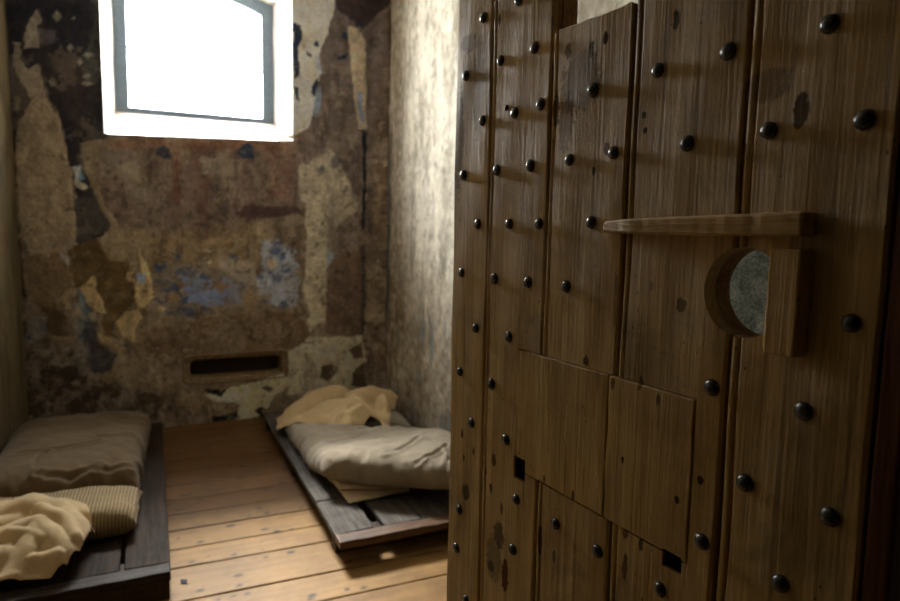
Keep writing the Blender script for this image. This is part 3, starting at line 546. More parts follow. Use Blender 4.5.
    vh = (cx > VENT['x0']) & (cx < VENT['x1']) & (cz > VENT['z0']) & (cz < VENT['z1'])
    Zv = Zv + sill_tilt(X, Zv)
    V = np.stack([X.ravel(), Y.ravel(), Zv.ravel()], 1)
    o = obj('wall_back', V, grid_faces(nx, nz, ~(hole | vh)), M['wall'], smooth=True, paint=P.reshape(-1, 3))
    n = np.array(o.data.polygons[0].normal); solidify(o, .34, -1 if n[1] < 0 else 1)
    tag(o, kind='structure')
build_back_wall()

def build_reveal():
    def prof(d, n=14):
        p = [(d['x0'], d['z0'])] + [(d['x0'], d['z0'] + (d['spring'] - d['z0']) * k / 8) for k in range(1, 9)]
        p += [(d['x0'] + (d['x1'] - d['x0']) * k / n, arch(d['x0'] + (d['x1'] - d['x0']) * k / n, d)) for k in range(1, n)]
        p += [(d['x1'], d['spring'] - (d['spring'] - d['z0']) * k / 8) for k in range(0, 9)]
        p += [(d['x1'] - (d['x1'] - d['x0']) * k / 20, d['z0']) for k in range(1, 20)]
        return np.array(p)
    A = prof(WIN); A[:, 1] += sill_tilt(A[:, 0], A[:, 1]); B = prof(FRM); ns = 14; n = len(A); V = []
    c = A.mean(0)
    for k in range(ns + 1):
        t = k / ns; q = A * (1 - t) + B * t
        q = q + (c - q) * 0
        y = YB - .004 + (FRM['y'] + .05 - YB) * t
        w = fbm(q[:, 0] * 7 + t * 3, q[:, 1] * 7 - t * 2, 5, 3) * .006 * (0 if k == 0 else 1)
        d = (c - q); d /= np.linalg.norm(d, axis=1)[:, None]
        q = q + d * w[:, None]
        V += [(a, y, b) for a, b in q]
    F = [(k * n + i, k * n + (i + 1) % n, (k + 1) * n + (i + 1) % n, (k + 1) * n + i) for k in range(ns) for i in range(n)]
    o = obj('trim_1', V, F, M['reveal'], smooth=False)
    tag(o, kind='structure')
build_reveal()

def build_window():
    root = empty('window_1', ((FRM['x0'] + FRM['x1']) / 2, FRM['y'], FRM['z0'])); tag(root, kind='structure')
    inv = Matrix.Translation(-Vector(root.location))
    def ring(name, off_out, w, y0, y1, mat):
        def prof(off):
            x0, x1, z0 = FRM['x0'] + off, FRM['x1'] - off, FRM['z0'] + off * (.12 if off > 0 else 1); d = dict(x0=x0, x1=x1, spring=FRM['spring'] - off, rise=FRM['rise'])
            p = [(x0, z0), (x0, d['spring'])] + [(x0 + (x1 - x0) * k / 16, arch(x0 + (x1 - x0) * k / 16, d)) for k in range(1, 16)] + [(x1, d['spring']), (x1, z0)]
            return p
        o_, i_ = prof(off_out), prof(off_out + w); n = len(o_); V = []
        for y in (y0, y1):
            V += [(a, y, b) for a, b in o_] + [(a, y, b) for a, b in i_]
        F = []
        for i in range(n):
            j = (i + 1) % n
            F += [(i, j, n + j, n + i), (2 * n + i, 3 * n + i, 3 * n + j, 2 * n + j), (i, 2 * n + i, 2 * n + j, j), (n + i, n + j, 3 * n + j, 3 * n + i)]
        V = [inv @ Vector(v) for v in V]
        return obj(name, V, F, mat, root)
    ring('frame', -.03, .105, FRM['y'] - .02, FRM['y'] + .06, M['frame'])
    # glazing bars
    xs = np.linspace(FRM['x0'] + .075, FRM['x1'] - .075, 9)
    for k in range(1, 8):
        x = xs[k]; d = dict(FRM); ztop = arch(x, FRM) - .05
        bm = worn_box(x - .006, x + .006, FRM['y'] + .005, FRM['y'] + .045, FRM['z0'] + .02, ztop, .002, .0005, 4, k)
        bm.transform(inv); bm_obj('glazing_bar', bm, M['frame'], root)
    zz = FRM['z0'] + .43
    bm = worn_box(FRM['x0'] + .05, FRM['x1'] - .05, FRM['y'] + .008, FRM['y'] + .042, zz - .006, zz + .006, .002, .0005, 4, 20)
    bm.transform(inv); bm_obj('cross_bar', bm, M['frame'], root)
    bm = bmesh.new(); pts = [(FRM['x0'] + .02, FRM['z0'] + .01), (FRM['x0'] + .02, FRM['spring'])] + [(FRM['x0'] + (FRM['x1'] - FRM['x0']) * k / 16, arch(FRM['x0'] + (FRM['x1'] - FRM['x0']) * k / 16, FRM) - .02) for k in range(1, 16)] + [(FRM['x1'] - .02, FRM['spring']), (FRM['x1'] - .02, FRM['z0'] + .01)]
    vs = [bm.verts.new(inv @ Vector((a, FRM['y'] + .048, b))) for a, b in pts]; f = bm.faces.new(vs)
    r = bmesh.ops.extrude_face_region(bm, geom=[f]); bmesh.ops.translate(bm, verts=[v for v in r['geom'] if isinstance(v, bmesh.types.BMVert)], vec=(0, .004, 0))
    bm_obj('pane', bm, M['glass'], root)
build_window()

# ------------------------------------------------------------------ side walls, front wall, ceiling, corridor
def side_wall(name, xf, y0, y1, sign, paintf, step=.014):
    ys = axis_pts([y0, y1], step); zs = axis_pts([-.05, CEIL + .1], step)
    Y, Z = np.meshgrid(ys, zs, indexing='ij')
    rel = .010 * fbm(Y * 2.2, Z * 2.2, 14, 4) + .004 * fbm(Y * 9, Z * 6, 15, 4) + .0016 * fbm(Y * 40, Z * 40, 16, 2)
    X = xf + .006 * Z * (1 if sign > 0 else 0) - sign * rel
    P = np.clip(paintf(Y, Z, rel), .004, .85)
    o = obj(name, np.stack([X.ravel(), Y.ravel(), Z.ravel()], 1), grid_faces(*Y.shape), M['side'], smooth=True, paint=P.reshape(-1, 3))
    n = np.array(o.data.polygons[0].normal); solidify(o, .25, -1 if n[0] * sign < 0 else 1)
    return tag(o, kind='structure')
def paint_right(Y, Z, rel):
    base = lin([232, 225, 208]) * np.ones(Y.shape + (3,))
    st = fbm(Y * 12, Z * 2.2, 5, 5, .6); bl = fbm(Y * 3, Z * 2, 6, 4, .6); gr = fbm(Y * 22, Z * 22, 7, 4, .65)
    a = np.clip(.25 + 1.3 * st + .8 * gr + .8 * bl, 0, 1) * .6
    base = base * (1 - a)[..., None] + lin([132, 120, 98]) * a[..., None]
    # browner and darker towards the corner and low down
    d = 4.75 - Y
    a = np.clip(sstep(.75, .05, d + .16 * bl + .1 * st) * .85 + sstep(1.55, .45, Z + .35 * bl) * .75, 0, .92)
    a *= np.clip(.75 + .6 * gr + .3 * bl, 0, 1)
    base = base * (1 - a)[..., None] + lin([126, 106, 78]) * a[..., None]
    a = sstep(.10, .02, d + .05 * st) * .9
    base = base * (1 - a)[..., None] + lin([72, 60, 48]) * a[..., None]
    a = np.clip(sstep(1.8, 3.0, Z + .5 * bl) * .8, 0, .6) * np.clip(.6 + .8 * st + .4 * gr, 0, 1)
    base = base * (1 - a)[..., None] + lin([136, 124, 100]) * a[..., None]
    a = sstep(.34, .46, fbm(Y * 10, Z * 5, 9, 4)) * sstep(1.6, .6, Z) * .6            # blue ghosts of an older coat
    base = base * (1 - a)[..., None] + lin([128, 138, 146]) * a[..., None]
    for (y, z, ry, rz) in ((3.95, .74, .05, .10), (3.80, .66, .04, .14), (4.0, .40, .05, .06)):
        q = np.hypot((Y - y) / ry, (Z - z) / rz) + .5 * gr
        a = sstep(1.1, .6, q) * .7; base = base * (1 - a)[..., None] + lin([134, 146, 156]) * a[..., None]
    a = sstep(.06, .02, abs(d - .09 - .03 * st)) * sstep(.5, .9, Z) * sstep(2.3, 1.9, Z) * .75
    base = base * (1 - a)[..., None] + lin([62, 74, 88]) * a[..., None]
    a = sstep(.50, .58, fbm(Y * 30, Z * 24, 19, 3)) * .4
    return base * (1 - a)[..., None] + lin([92, 82, 66]) * a[..., None]
def paint_left(Y, Z, rel):
    st = fbm(Y * 14, Z * 1.8, 25, 5, .6); gr = fbm(Y * 24, Z * 20, 27, 4, .65); bl = fbm(Y * 2.5, Z * 2, 28, 3)
    base = lin([112, 98, 70]) * np.ones(Y.shape + (3,))
    a = np.clip(.45 + 1.1 * st + .3 * bl, 0, 1) * .8
    base = base * (1 - a)[..., None] + lin([62, 51, 34]) * a[..., None]
    a = sstep(3.7, 2.9, Y + .4 * bl) * sstep(1.3, 2.5, Y) * .9  # pale band out of view, added to bounce window light onto the door
    base = base * (1 - a)[..., None] + lin([222, 208, 180]) * a[..., None]
    return base * (1 + .15 * gr)[..., None]
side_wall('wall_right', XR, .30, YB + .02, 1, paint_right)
side_wall('wall_left', XL, .30, YB + .02, -1, paint_left)

def join_boxes(name, boxes, mat, kind='structure'):
    bm = bmesh.new()
    for (x0, x1, y0, y1, z0, z1) in boxes:
        r = bmesh.ops.create_cube(bm, size=1)
        for v in r['verts']: v.co = ((v.co.x + .5) * (x1 - x0) + x0, (v.co.y + .5) * (y1 - y0) + y0, (v.co.z + .5) * (z1 - z0) + z0)
    o = bm_obj(name, bm, mat); tag(o, kind=kind); return o
JX0, JX1 = -.24, .625
join_boxes('wall_front', [(XL - .3, JX0, -.16, .335, -.05, CEIL + .1), (JX1, XR + .3, -.16, .335, -.05, CEIL + .1), (JX0, JX1, -.16, .335, 2.06, CEIL + .1)], M['corr'])
join_boxes('ceiling', [(XL - .3, XR + .3, -.16, YB + .36, CEIL, CEIL + .2)], M['ceil'])
join_boxes('wall_corridor', [(-2.2, 2.6, -1.9, -1.7, -.05, 2.8), (-2.4, -2.2, -1.9, -.16, -.05, 2.8), (2.6, 2.8, -1.9, -.16, -.05, 2.8), (XR + .3, 2.6, -.26, -.1, -.05, 2.8), (-2.4, XL - .3, -.26, -.1, -.05, 2.8), (-2.4, 2.8, -1.9, -.1, 2.7, 2.9)], M['corr'])

# ------------------------------------------------------------------ floor boards
def build_floor():
    seams = [YB + .3, 4.62, 4.437, 4.25, 4.06, 3.87, 3.66, 3.46, 3.277, 3.097, 2.907, 2.737, 2.475, 2.28, 2.07, 1.86, 1.66, 1.45, 1.24, 1.03, .82, .6, .38, .15, -.1, -.35, -.6, -.9, -1.2, -1.5, -1.95][::-1]
    V, F, P = [], [], []; r = random.Random(3)
    xs = np.concatenate([np.linspace(-2.4, -.1, 24)[:-1], np.linspace(-.1, .95, 106)[:-1], np.linspace(.95, 2.8, 20)])
    for k in range(len(seams) - 1):
        y0, y1 = seams[k], seams[k + 1]; vis = 2.0 < y1 and y0 < 4.8
        n = max(2, int((y1 - y0) / .01)) if vis else 2
        ys = np.concatenate([[y0 + .0015, y0 + .002, y0 + .007], np.linspace(y0 + .007, y1 - .007, n)[1:-1], [y1 - .007, y1 - .002, y1 - .0015]])
        dz = np.array([-.02, -.003, 0] + [0] * (len(ys) - 6) + [0, -.003, -.02])
        X, Y = np.meshgrid(xs, ys, indexing='ij')
        skew = -.02 * (X - .3) * sstep(1.5, .2, abs(Y - 2.2))
        ph = r.uniform(0, 50); tone = r.uniform(.8, 1.15)
        g1 = fbm(X * 2.2 + ph, Y * 42 + ph, k, 4, .6); g2 = fbm(X * 5 + ph, Y * 8, k + 3, 4)
        c = lin([144, 110, 63]) * np.ones(X.shape + (3,)) * tone
        c *= (1 + .30 * g1 + .14 * g2)[..., None]
        a = sstep(.12, .5, g2) * .4; c = c * (1 - a)[..., None] + lin([112, 80, 46]) * a[..., None]
        # shade below the window painted in: boards turn dark brown towards the back wall
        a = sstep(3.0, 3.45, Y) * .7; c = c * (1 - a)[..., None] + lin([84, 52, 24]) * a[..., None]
        c *= (1 - .35 * sstep(.012, .0, np.minimum(Y - y0, y1 - Y)))[..., None]
        for j in range(9 if vis else 0):                                   # nail heads and knots
            nx = r.uniform(-.05, .9); ny = y0 + r.choice([.03, .05, y1 - y0 - .04, (y1 - y0) * r.random()]); rad = r.choice([.006, .008, .010, .013])
            q = np.hypot((X - nx) / 1.5, Y - ny); a = sstep(rad * 1.2, rad * .5, q + .004 * g2) * .9
            c = c * (1 - a)[..., None] + lin([26, 16, 8]) * a[..., None]
        Zz = dz[None, :] + .0012 * g2 + r.uniform(-.001, .001)
        b = len(V); V += list(np.stack([X.ravel(), (Y + skew).ravel(), Zz.ravel()], 1)); P.append(c.reshape(-1, 3))
        F += list(grid_faces(*X.shape) + b)
    # the dark void under the boards
    b = len(V); V += [(-2.4, -1.95, -.04), (2.8, -1.95, -.04), (2.8, YB + .3, -.04), (-2.4, YB + .3, -.04)]; F.append((b, b + 1, b + 2, b + 3)); P.append(np.full((4, 3), .01))
    o = bpy.data.objects.new('floor', None)
    bpy.data.objects.remove(o)
    me = bpy.data.meshes.new('floor'); 
    me.from_pydata([tuple(map(float, v)) for v in V], [], [tuple(int(i) for i in f) for f in F])
    a = me.color_attributes.new('paint', 'FLOAT_COLOR', 'POINT'); c = np.ones((len(V), 4), np.float32); c[:, :3] = np.clip(np.concatenate(P), .003, .8); a.data.foreach_set('color', c.ravel())
    me.polygons.foreach_set('use_smooth', [True] * len(me.polygons)); me.materials.append(M['floor'])
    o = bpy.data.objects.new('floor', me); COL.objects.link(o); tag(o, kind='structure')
build_floor()

# ------------------------------------------------------------------ vent low in the back wall
def build_vent():
    root = empty('wall_vent', ((VENT['x0'] + VENT['x1']) / 2, YB, VENT['z0']))
    tag(root, 'shallow rectangular vent recess with a chipped rim low in the back wall', 'vent')
    inv = Matrix.Translation(-Vector(root.location))
    x0, x1, z0, z1 = VENT['x0'], VENT['x1'], VENT['z0'], VENT['z1']
    # chipped plaster rim
    n = 64; V = []; r = np.random.default_rng(4)
    def rr(hx, hz, rad, k):                                               # rounded rectangle point
        a = 2 * PI * k / n; c, s = math.cos(a), math.sin(a); p = 9
        return hx * math.copysign(abs(c) ** (2 / p), c), hz * math.copysign(abs(s) ** (2 / p), s)
    cx, cz = (x0 + x1) / 2, (z0 + z1) / 2; hx, hz = (x1 - x0) / 2, (z1 - z0) / 2
    rings = [(.040, .031, .002), (.039, .030, -.009), (.034, .026, -.010), (.030, .022, -.001), (.004, .004, -.004), (-.012, -.012, .012), (-.015, -.015, .15)]
    for q, (ax, az, y) in enumerate(rings):
        for k in range(n):
            a, b = rr(hx + ax, hz + az, 0, k)
            j = .004 * (r.random() - .5) if q in (4, 5) else .002 * (r.random() - .5)
            V.append(inv @ Vector((cx + a + j, YB + y, cz + b + j)))
    F = [(q * n + k, q * n + (k + 1) % n, (q + 1) * n + (k + 1) % n, (q + 1) * n + k) for q in range(len(rings) - 1) for k in range(n)]
    o = obj('rim', V, F, M['vent'], root, smooth=True)
    bm = worn_box(x0 - .01, x1 + .01, YB + .12, YB + .135, z0 - .01, z1 + .01, .002, .001, 4, 1); bm.transform(inv)
    bm_obj('back_plate', bm, M['vent_iron'], root)
build_vent()

# ------------------------------------------------------------------ the studded door
TH = math.radians(90 + 4.753)
DROOT = empty('door_1', (.6087, .3675, 0), TH)                            # local x: from the hinge to the free edge, local y: out of the face
tag(DROOT, 'heavy studded plank door standing open beside the camera', 'door', None, 'structure')
def apply_bool(o, cutters):
    for c in cutters:
        m = o.modifiers.new('cut', 'BOOLEAN'); m.object = c; m.operation = 'DIFFERENCE'; m.solver = 'EXACT'
    dg = bpy.context.evaluated_depsgraph_get(); dg.update()
    me = bpy.data.meshes.new_from_object(o.evaluated_get(dg)); o.modifiers.clear(); old = o.data; o.data = me; bpy.data.meshes.remove(old)
HOLE = (.143, 1.338, .051)
def cutter_cyl():
    bm = bmesh.new(); bmesh.ops.create_cone(bm, cap_ends=True, segments=48, radius1=HOLE[2], radius2=HOLE[2], depth=.3)
    bm.transform(Matrix.Translation((HOLE[0], 0, HOLE[1])) @ Matrix.Rotation(PI / 2, 4, 'X'))
    return bm_obj('cut', bm, M['door'], DROOT)
def cutter_box(x0, x1, y0, y1, z0, z1):
    bm = bmesh.new(); bmesh.ops.create_cube(bm, size=1)
    for v in bm.verts: v.co = ((v.co.x + .5) * (x1 - x0) + x0, (v.co.y + .5) * (y1 - y0) + y0, (v.co.z + .5) * (z1 - z0) + z0)
    return bm_obj('cut', bm, M['door'], DROOT)
cut_hole = cutter_cyl()
cut_sq = cutter_box(.533, .566, -.2, .05, .976, 1.016)
cut_notch = cutter_box(.203, .234, -.2, .05, .974, .998)
cut_patch = cutter_box(.1945, .5635, -.0195, .05, .9925, 1.2045)
cut_top = cutter_box(.334, .4975, -.2, .05, 1.706, 1.97)
def plank(u0, u1, z0, z1, seed, cuts, bead=True, gap=.0025, ragged=None):
    r = random.Random(seed); nz = 60
    e = u1 - gap / 2
    pr = [(u0 + gap / 2, -.020), (u0 + gap / 2, -.003), (u0 + gap / 2 + .003, -.0003)]
    nflat = 9; f0 = u0 + gap / 2 + .003; f1 = e - .0165
    pr += [(f0 + (f1 - f0) * k / nflat, 0) for k in range(1, nflat)]
    if bead:
        pr += [(f1, 0), (f1 + .0018, -.0008), (f1 + .003, -.006), (f1 + .0045, -.006)]
        c = f1 + .0045 + .0055
        pr += [(c - .0055 * math.cos(PI * k / 8), -.0055 + .0052 * math.sin(PI * k / 8)) for k in range(1, 8)]
        pr += [(e, -.006), (e, -.020)]
    else:
        pr += [(f1, 0), (e - .004, -.0003), (e, -.004), (e, -.020)]
    n = len(pr); V = []; ph = r.uniform(0, 90)
    for j in range(nz + 1):
        z = z0 + (z1 - z0) * j / nz
        for (u, y) in pr:
            w = .0012 * math.sin(z * 7 + ph + u * 30) + .0009 * math.sin(z * 23 + ph * 2)
            zz = z
            if ragged and j == nz: zz = z + ragged * (.5 * math.sin(u * 95) + .6 * math.sin(u * 260 + 1) + r.uniform(-.4, .4))
            V.append((u + w * (.5 if y < -.001 else 1), y + (.0006 * math.sin(z * 15 + u * 60 + ph) if y > -.003 else 0), zz))
    F = [(j * n + i, j * n + (i + 1) % n, (j + 1) * n + (i + 1) % n, (j + 1) * n + i) for j in range(nz) for i in range(n)]
    F += [tuple(range(n)), tuple(nz * n + i for i in range(n))]
    o = obj('plank', V, F, M['door'], DROOT)
    if cuts: apply_bool(o, cuts)
    return o
plank(.671, .797, .012, 2.0, 1, None, bead=False)
plank(.501, .671, .012, 2.0, 2, [cut_patch, cut_sq])
plank(.331, .501, .012, 1.704, 3, [cut_patch], gap=.004, ragged=.003)
plank(.156, .331, .012, 2.0, 4, [cut_patch, cut_hole, cut_notch], gap=.005)
plank(-.003, .156, .012, 2.0, 5, [cut_hole], gap=.003)
bm = worn_box(-.003, .795, -.046, -.0195, .013, 2.0, .001, .0005, 6, 2)
bk = bm_obj('backing_board', bm, M['door_inner'], DROOT); apply_bool(bk, [cut_hole, cut_sq, cut_notch, cut_top])
for (u0, u1, s) in ((.197, .3425, 31), (.3455, .561, 32)):
    bm = worn_box(u0, u1, -.019, .0012, .9945, 1.2030, .0016, .0008, 6, s)
    o = bm_obj('repair_board', bm, M['door_patch'], DROOT)
    apply_bool(o, [cut_sq, cut_notch])
    o['label'] = 'short pale repair board let into the planks'
bm = worn_box(-.026, -.005, -.044, -.002, .012, 2.0, .003, .001, 12, 40); o = bm_obj('hinge_strip', bm, M['door_red'], DROOT); o['label'] = 'reddish wooden strip along the hinge edge'
for (x0, x1, z0, z1, s) in ((.5335, .5655, .9765, 1.0155, 51), (.2035, .2335, .9745, .9975, 52)):  # black plugs added so the cut holes read as deep shade
    bm = worn_box(x0, x1, -.040, -.005, z0, z1, .001, .0003, 4, s); o = bm_obj('socket_shade_plug', bm, M['socket'], DROOT); o['label'] = 'black plug standing in for the shade inside a square hole in the boards'
for c in (cut_hole, cut_sq, cut_notch, cut_patch, cut_top): bpy.data.objects.remove(c)
# horizontal ledge over the spy hole, chewed along its front arris
bm = worn_box(.066, .352, -.0005, .024, 1.4015, 1.4200, .003, .00025, 26, 41, 'X')
for v in bm.verts:
    if v.co.z > 1.411: v.co.z += .0065 * max(0, 1 - (v.co.x - .066) / .286)
    if v.co.x > .30: v.co.y -= (v.co.x - .30) * .12 * (1 if v.co.y > .01 else 0); v.co.z += (.0015 if v.co.z < 1.41 else -.002) * (v.co.x - .30) / .05
    if v.co.y > .015: v.co.z -= .0006 * abs(math.sin(v.co.x * 83) * math.sin(v.co.x * 37 + 1)); v.co.y -= .0006 * abs(math.sin(v.co.x * 61 + .5) * math.sin(v.co.x * 143))
o = bm_obj('ledge_batten', bm, M['batten'], DROOT); o['label'] = 'chewed horizontal wooden batten above the spy hole'
bm = worn_box(.0665, .100, -.0005, .021, 1.279, 1.3885, .0022, .0004, 8, 42); o = bm_obj('stop_batten', bm, M['stop'], DROOT); o['label'] = 'short upright wooden stop beside the spy hole'
bm = bmesh.new(); bmesh.ops.create_cone(bm, cap_ends=True, segments=48, radius1=.062, radius2=.062, depth=.004)
bmesh.ops.bevel(bm, geom=[e for e in bm.edges if e.calc_face_angle(0) > 1], offset=.001, segments=1, affect='EDGES')
bm.transform(Matrix.Translation((HOLE[0], -.0485, HOLE[1])) @ Matrix.Rotation(PI / 2, 4, 'X')); o = bm_obj('spy_hole_pane', bm, M['scuffed'], DROOT); o['label'] = 'scuffed grey pane behind the round spy hole'
# iron studs
STUDS = [(0.698, 1.782), (0.64, 1.695), (0.544, 1.695), (0.755, 1.692), (0.591, 1.781), (0.693, 1.601), (0.593, 1.6), (0.522, 1.603), (0.401, 1.604), (0.283, 1.607), (0.757, 1.508), (0.642, 1.509), (0.544, 1.509), (0.447, 1.51), (0.355, 1.512), (0.181, 1.607), (0.23, 1.511), (0.124, 1.513), (0.067, 1.607), (0.027, 1.511), (0.702, 1.415), (0.6, 1.415), (0.517, 1.415), (0.394, 1.417), (0.757, 1.321), (0.642, 1.318), (0.541, 1.319), (0.444, 1.32), (0.7, 1.22), (0.592, 1.22), (0.756, 1.125), (0.642, 1.125), (0.023, 1.32), (0.174, 1.223), (0.708, 1.034), (0.592, 1.035), (0.554, 0.94), (0.748, 0.844), (0.756, 0.759), (0.561, 0.845), (0.448, 0.94), (0.351, 0.939), (0.233, 0.941), (0.712, 0.671), (0.063, 1.223), (0.123, 1.125), (0.028, 1.124), (0.174, 1.033), (0.073, 1.031)]
def stud_mesh():
    prof = [(.0098, -.004), (.0100, .0), (.0096, .0018), (.0088, .0037), (.0071, .0053), (.0047, .0064), (.0022, .0070), (0, .0072)]
    n = 20; V = []
    for (r_, y) in prof[:-1]:
        V += [(r_ * math.cos(2 * PI * k / n), y, r_ * math.sin(2 * PI * k / n)) for k in range(n)]
    V.append((0, prof[-1][1], 0)); q = len(prof) - 1
    F = [(j * n + k, j * n + (k + 1) % n, (j + 1) * n + (k + 1) % n, (j + 1) * n + k) for j in range(q - 1) for k in range(n)]
    F += [((q - 1) * n + k, (q - 1) * n + (k + 1) % n, q * n) for k in range(n)] + [tuple(range(n))]
    return obj('stud', V, F, M['iron'], DROOT, smooth=True)
proto = stud_mesh(); first = True
for i, (u, z) in enumerate(STUDS):
    o = proto if i == 0 else proto.copy()
    if i: COL.objects.link(o); o.parent = DROOT
    s = random.uniform(.93, 1.06)
    o.location = (u, 0, z); o.scale = (s * random.uniform(.95, 1.05), random.uniform(.85, 1.1), s)
    o.rotation_euler = (random.uniform(-.08, .08), random.uniform(0, 6), random.uniform(-.08, .08))
o = proto.copy(); COL.objects.link(o); o.parent = DROOT; o.location = (.618, 0, 1.612); o.scale = (.5, .6, .55)   # one small nail head

# ------------------------------------------------------------------ low plank beds
def bed(name, x0, x1, y0, y1, boards, mats, label, joint=None, group='low plank beds', skirt=.034):
    root = empty(name, ((x0 + x1) / 2, (y0 + y1) / 2, 0)); tag(root, label, 'bed', group)
    inv = Matrix.Translation(-Vector(root.location))
    def add(nm, bx, mat, seed, bev=.004, wob=.002, seg=14):
        bm = worn_box(*bx, bev, wob, seg, seed); bm.transform(inv); return bm_obj(nm, bm, mat, root)
    rail = .078
    add('front_rail', (x0, x1, y0, y0 + rail, BED_Z - .034, BED_Z), mats[1], 1)
    if skirt > .05: add('front_skirt', (x0 + .004, x1 - .004, y0 + .006, y0 + .03, 0, BED_Z - .0345), mats[2], 3)
    add('head_rail', (x0, x1, y1 - rail, y1, BED_Z - .034, BED_Z), mats[1], 2)
    for k, (a, b) in enumerate(boards):
        if joint and k == joint[0]:
            add('plank', (a, b, y0 + rail + .002, joint[1] - .001, BED_Z - .028, BED_Z), mats[0], 10 + k)
            add('plank', (a, b, joint[1] + .001, y1 - rail - .002, BED_Z - .028, BED_Z + .001), mats[0], 20 + k)
        else: add('plank', (a, b, y0 + rail + .002, y1 - rail - .002, BED_Z - .028, BED_Z + .0005 * (k % 2)), mats[0], 10 + k)
    for k, y in enumerate((y0 + .12, (y0 + y1) / 2, y1 - .16)):
        add('cross_bearer', (x0 + .012, x1 - .012, y, y + .07, 0, BED_Z - .029), mats[2], 30 + k, .003, .001, 6)
    return root
bed('plank_bed', .672, 1.56, 2.483, 4.62, [(.672, .846), (.894, 1.068), (1.073, 1.30), (1.304, 1.56)], (M['bed'], M['bed_rail'], M['bed_under']), 'low grey plank bed with a grey canvas mattress, along the bright wall', (0, 2.92))
bed('plank_bed', -.74, .028, 2.507, 4.55, [(-.74, -.53), (-.526, -.33), (-.326, -.148), (-.130, .028)], (M['bed_dark'], M['bed_dark_rail'], M['bed_under']), 'low dark plank bed holding the striped pillow and crumpled blanket', None, 'low plank beds', .11)

# ------------------------------------------------------------------ bedding
from mathutils.bvhtree import BVHTree
def tops(objs, x, y, base):                       # height of whatever already lies at each point
    x = np.asarray(x); z = np.full(x.size, base); xf, yf = x.ravel(), np.asarray(y).ravel()
    for o in objs:
        me = o.data; b = BVHTree.FromPolygons([v.co[:] for v in me.vertices], [p.vertices[:] for p in me.polygons])
        for i in range(xf.size):
            h = b.ray_cast((xf[i], yf[i], 2.0), (0, 0, -1))
            if h[0] is not None: z[i] = max(z[i], h[0].z)
    return z.reshape(x.shape)
def cushion(name, corners, zb, h, mat, nx=90, ny=70, pw=5.0, seam=.32, wr=.006, edge=.012, seed=0, tilt=None, sq=.5, creases=(), post=None, corner_pull=.0, uvs=1.0, under=()):
    """a stuffed fabric bag; corners run (-,-), (+,-), (+,+), (-,+) in the plane"""
    s = np.linspace(-1, 1, nx); t = np.linspace(-1, 1, ny)
    s = np.sign(s) * np.abs(s) ** .8; t = np.sign(t) * np.abs(t) ** .8
    S, T = np.meshgrid(s, t, indexing='ij')
    C = np.array(corners, float)
    w = [(1 - S) * (1 - T) / 4, (1 + S) * (1 - T) / 4, (1 + S) * (1 + T) / 4, (1 - S) * (1 + T) / 4]
    X = sum(w[i] * C[i, 0] for i in range(4)); Y = sum(w[i] * C[i, 1] for i in range(4))
    cx, cy = C.mean(0)
    # sides pull in between the corners, with small uneven waves
    pin = corner_pull * ((1 - T * T) * np.abs(S) ** 3 + (1 - S * S) * np.abs(T) ** 3)
    X += (cx - X) * pin; Y += (cy - Y) * pin
    e = np.maximum(np.abs(S), np.abs(T)) ** 6
    X += edge * e * fbm(X * 14, Y * 14, seed + 2, 3); Y += edge * e * fbm(X * 14, Y * 14, seed + 4, 3)
    prof = ((1 - np.abs(S) ** pw) * (1 - np.abs(T) ** pw)); prof = np.maximum(prof, 0) ** sq
    wx = X + .05 * fbm(X * 5, Y * 5, seed + 7, 3); wy = Y + .05 * fbm(X * 5, Y * 5, seed + 9, 3)
    rid = 1 - np.abs(fbm(wx * 9, wy * 4, seed + 11, 3)) * 2
    nb = fbm(X * 6, Y * 6, seed + 13, 4)
    zt = h * (1 - seam) * prof + wr * (rid * .7 + nb * 1.4) * np.minimum(1, prof * 1.6)
    # puckers running in from the seam
    ang = np.arctan2(T, S)
    zt += wr * .8 * np.sin(ang * 23 + 5 * nb) * e * prof
    for pts, wd, dp in creases:
        d, u = seg_d(X, Y, pts); zt -= dp * np.exp(-(d / wd) ** 2) * np.minimum(1, prof * 2) * np.sin(PI * np.clip(u * .9 + .05, 0, 1)); zt += dp * .6 * np.exp(-((d - wd * 1.7) / wd) ** 2) * np.minimum(1, prof * 2)
    zm = zb + h * seam + .0 * X
    if tilt is not None: zm = zm + tilt(X, Y)
    Zt = zm + zt; Zb = np.maximum(zm - h * seam * np.minimum(1, prof * 1.3), zb)
    if under: Zb = np.maximum(Zb, tops(under, X, Y, 0) + .003); Zt = np.maximum(Zt, Zb + .012 * np.minimum(1, prof * 2))
    Vt = np.stack([X, Y, Zt], -1).reshape(-1, 3); Vb = np.stack([X, Y, Zb], -1).reshape(-1, 3)
    n = nx * ny; ft = grid_faces(nx, ny)
    border = [(i * ny) for i in range(nx)] + [((nx - 1) * ny + j) for j in range(1, ny)] + [(i * ny + ny - 1) for i in range(nx - 2, -1, -1)] + [j for j in range(ny - 2, 0, -1)]
    remap = np.arange(n) + n; remap[border] = border
    V = np.concatenate([Vt, Vb]); F = np.concatenate([ft, remap[ft][:, ::-1]])
    used = np.zeros(len(V), bool); used[F.ravel()] = True; ix = np.cumsum(used) - 1
    uv = np.concatenate([np.stack([(S + 1) / 2, (T + 1) / 2], -1).reshape(-1, 2)] * 2) * uvs
    return obj(name, V[used], ix[F], mat, smooth=True, uv=uv[used])

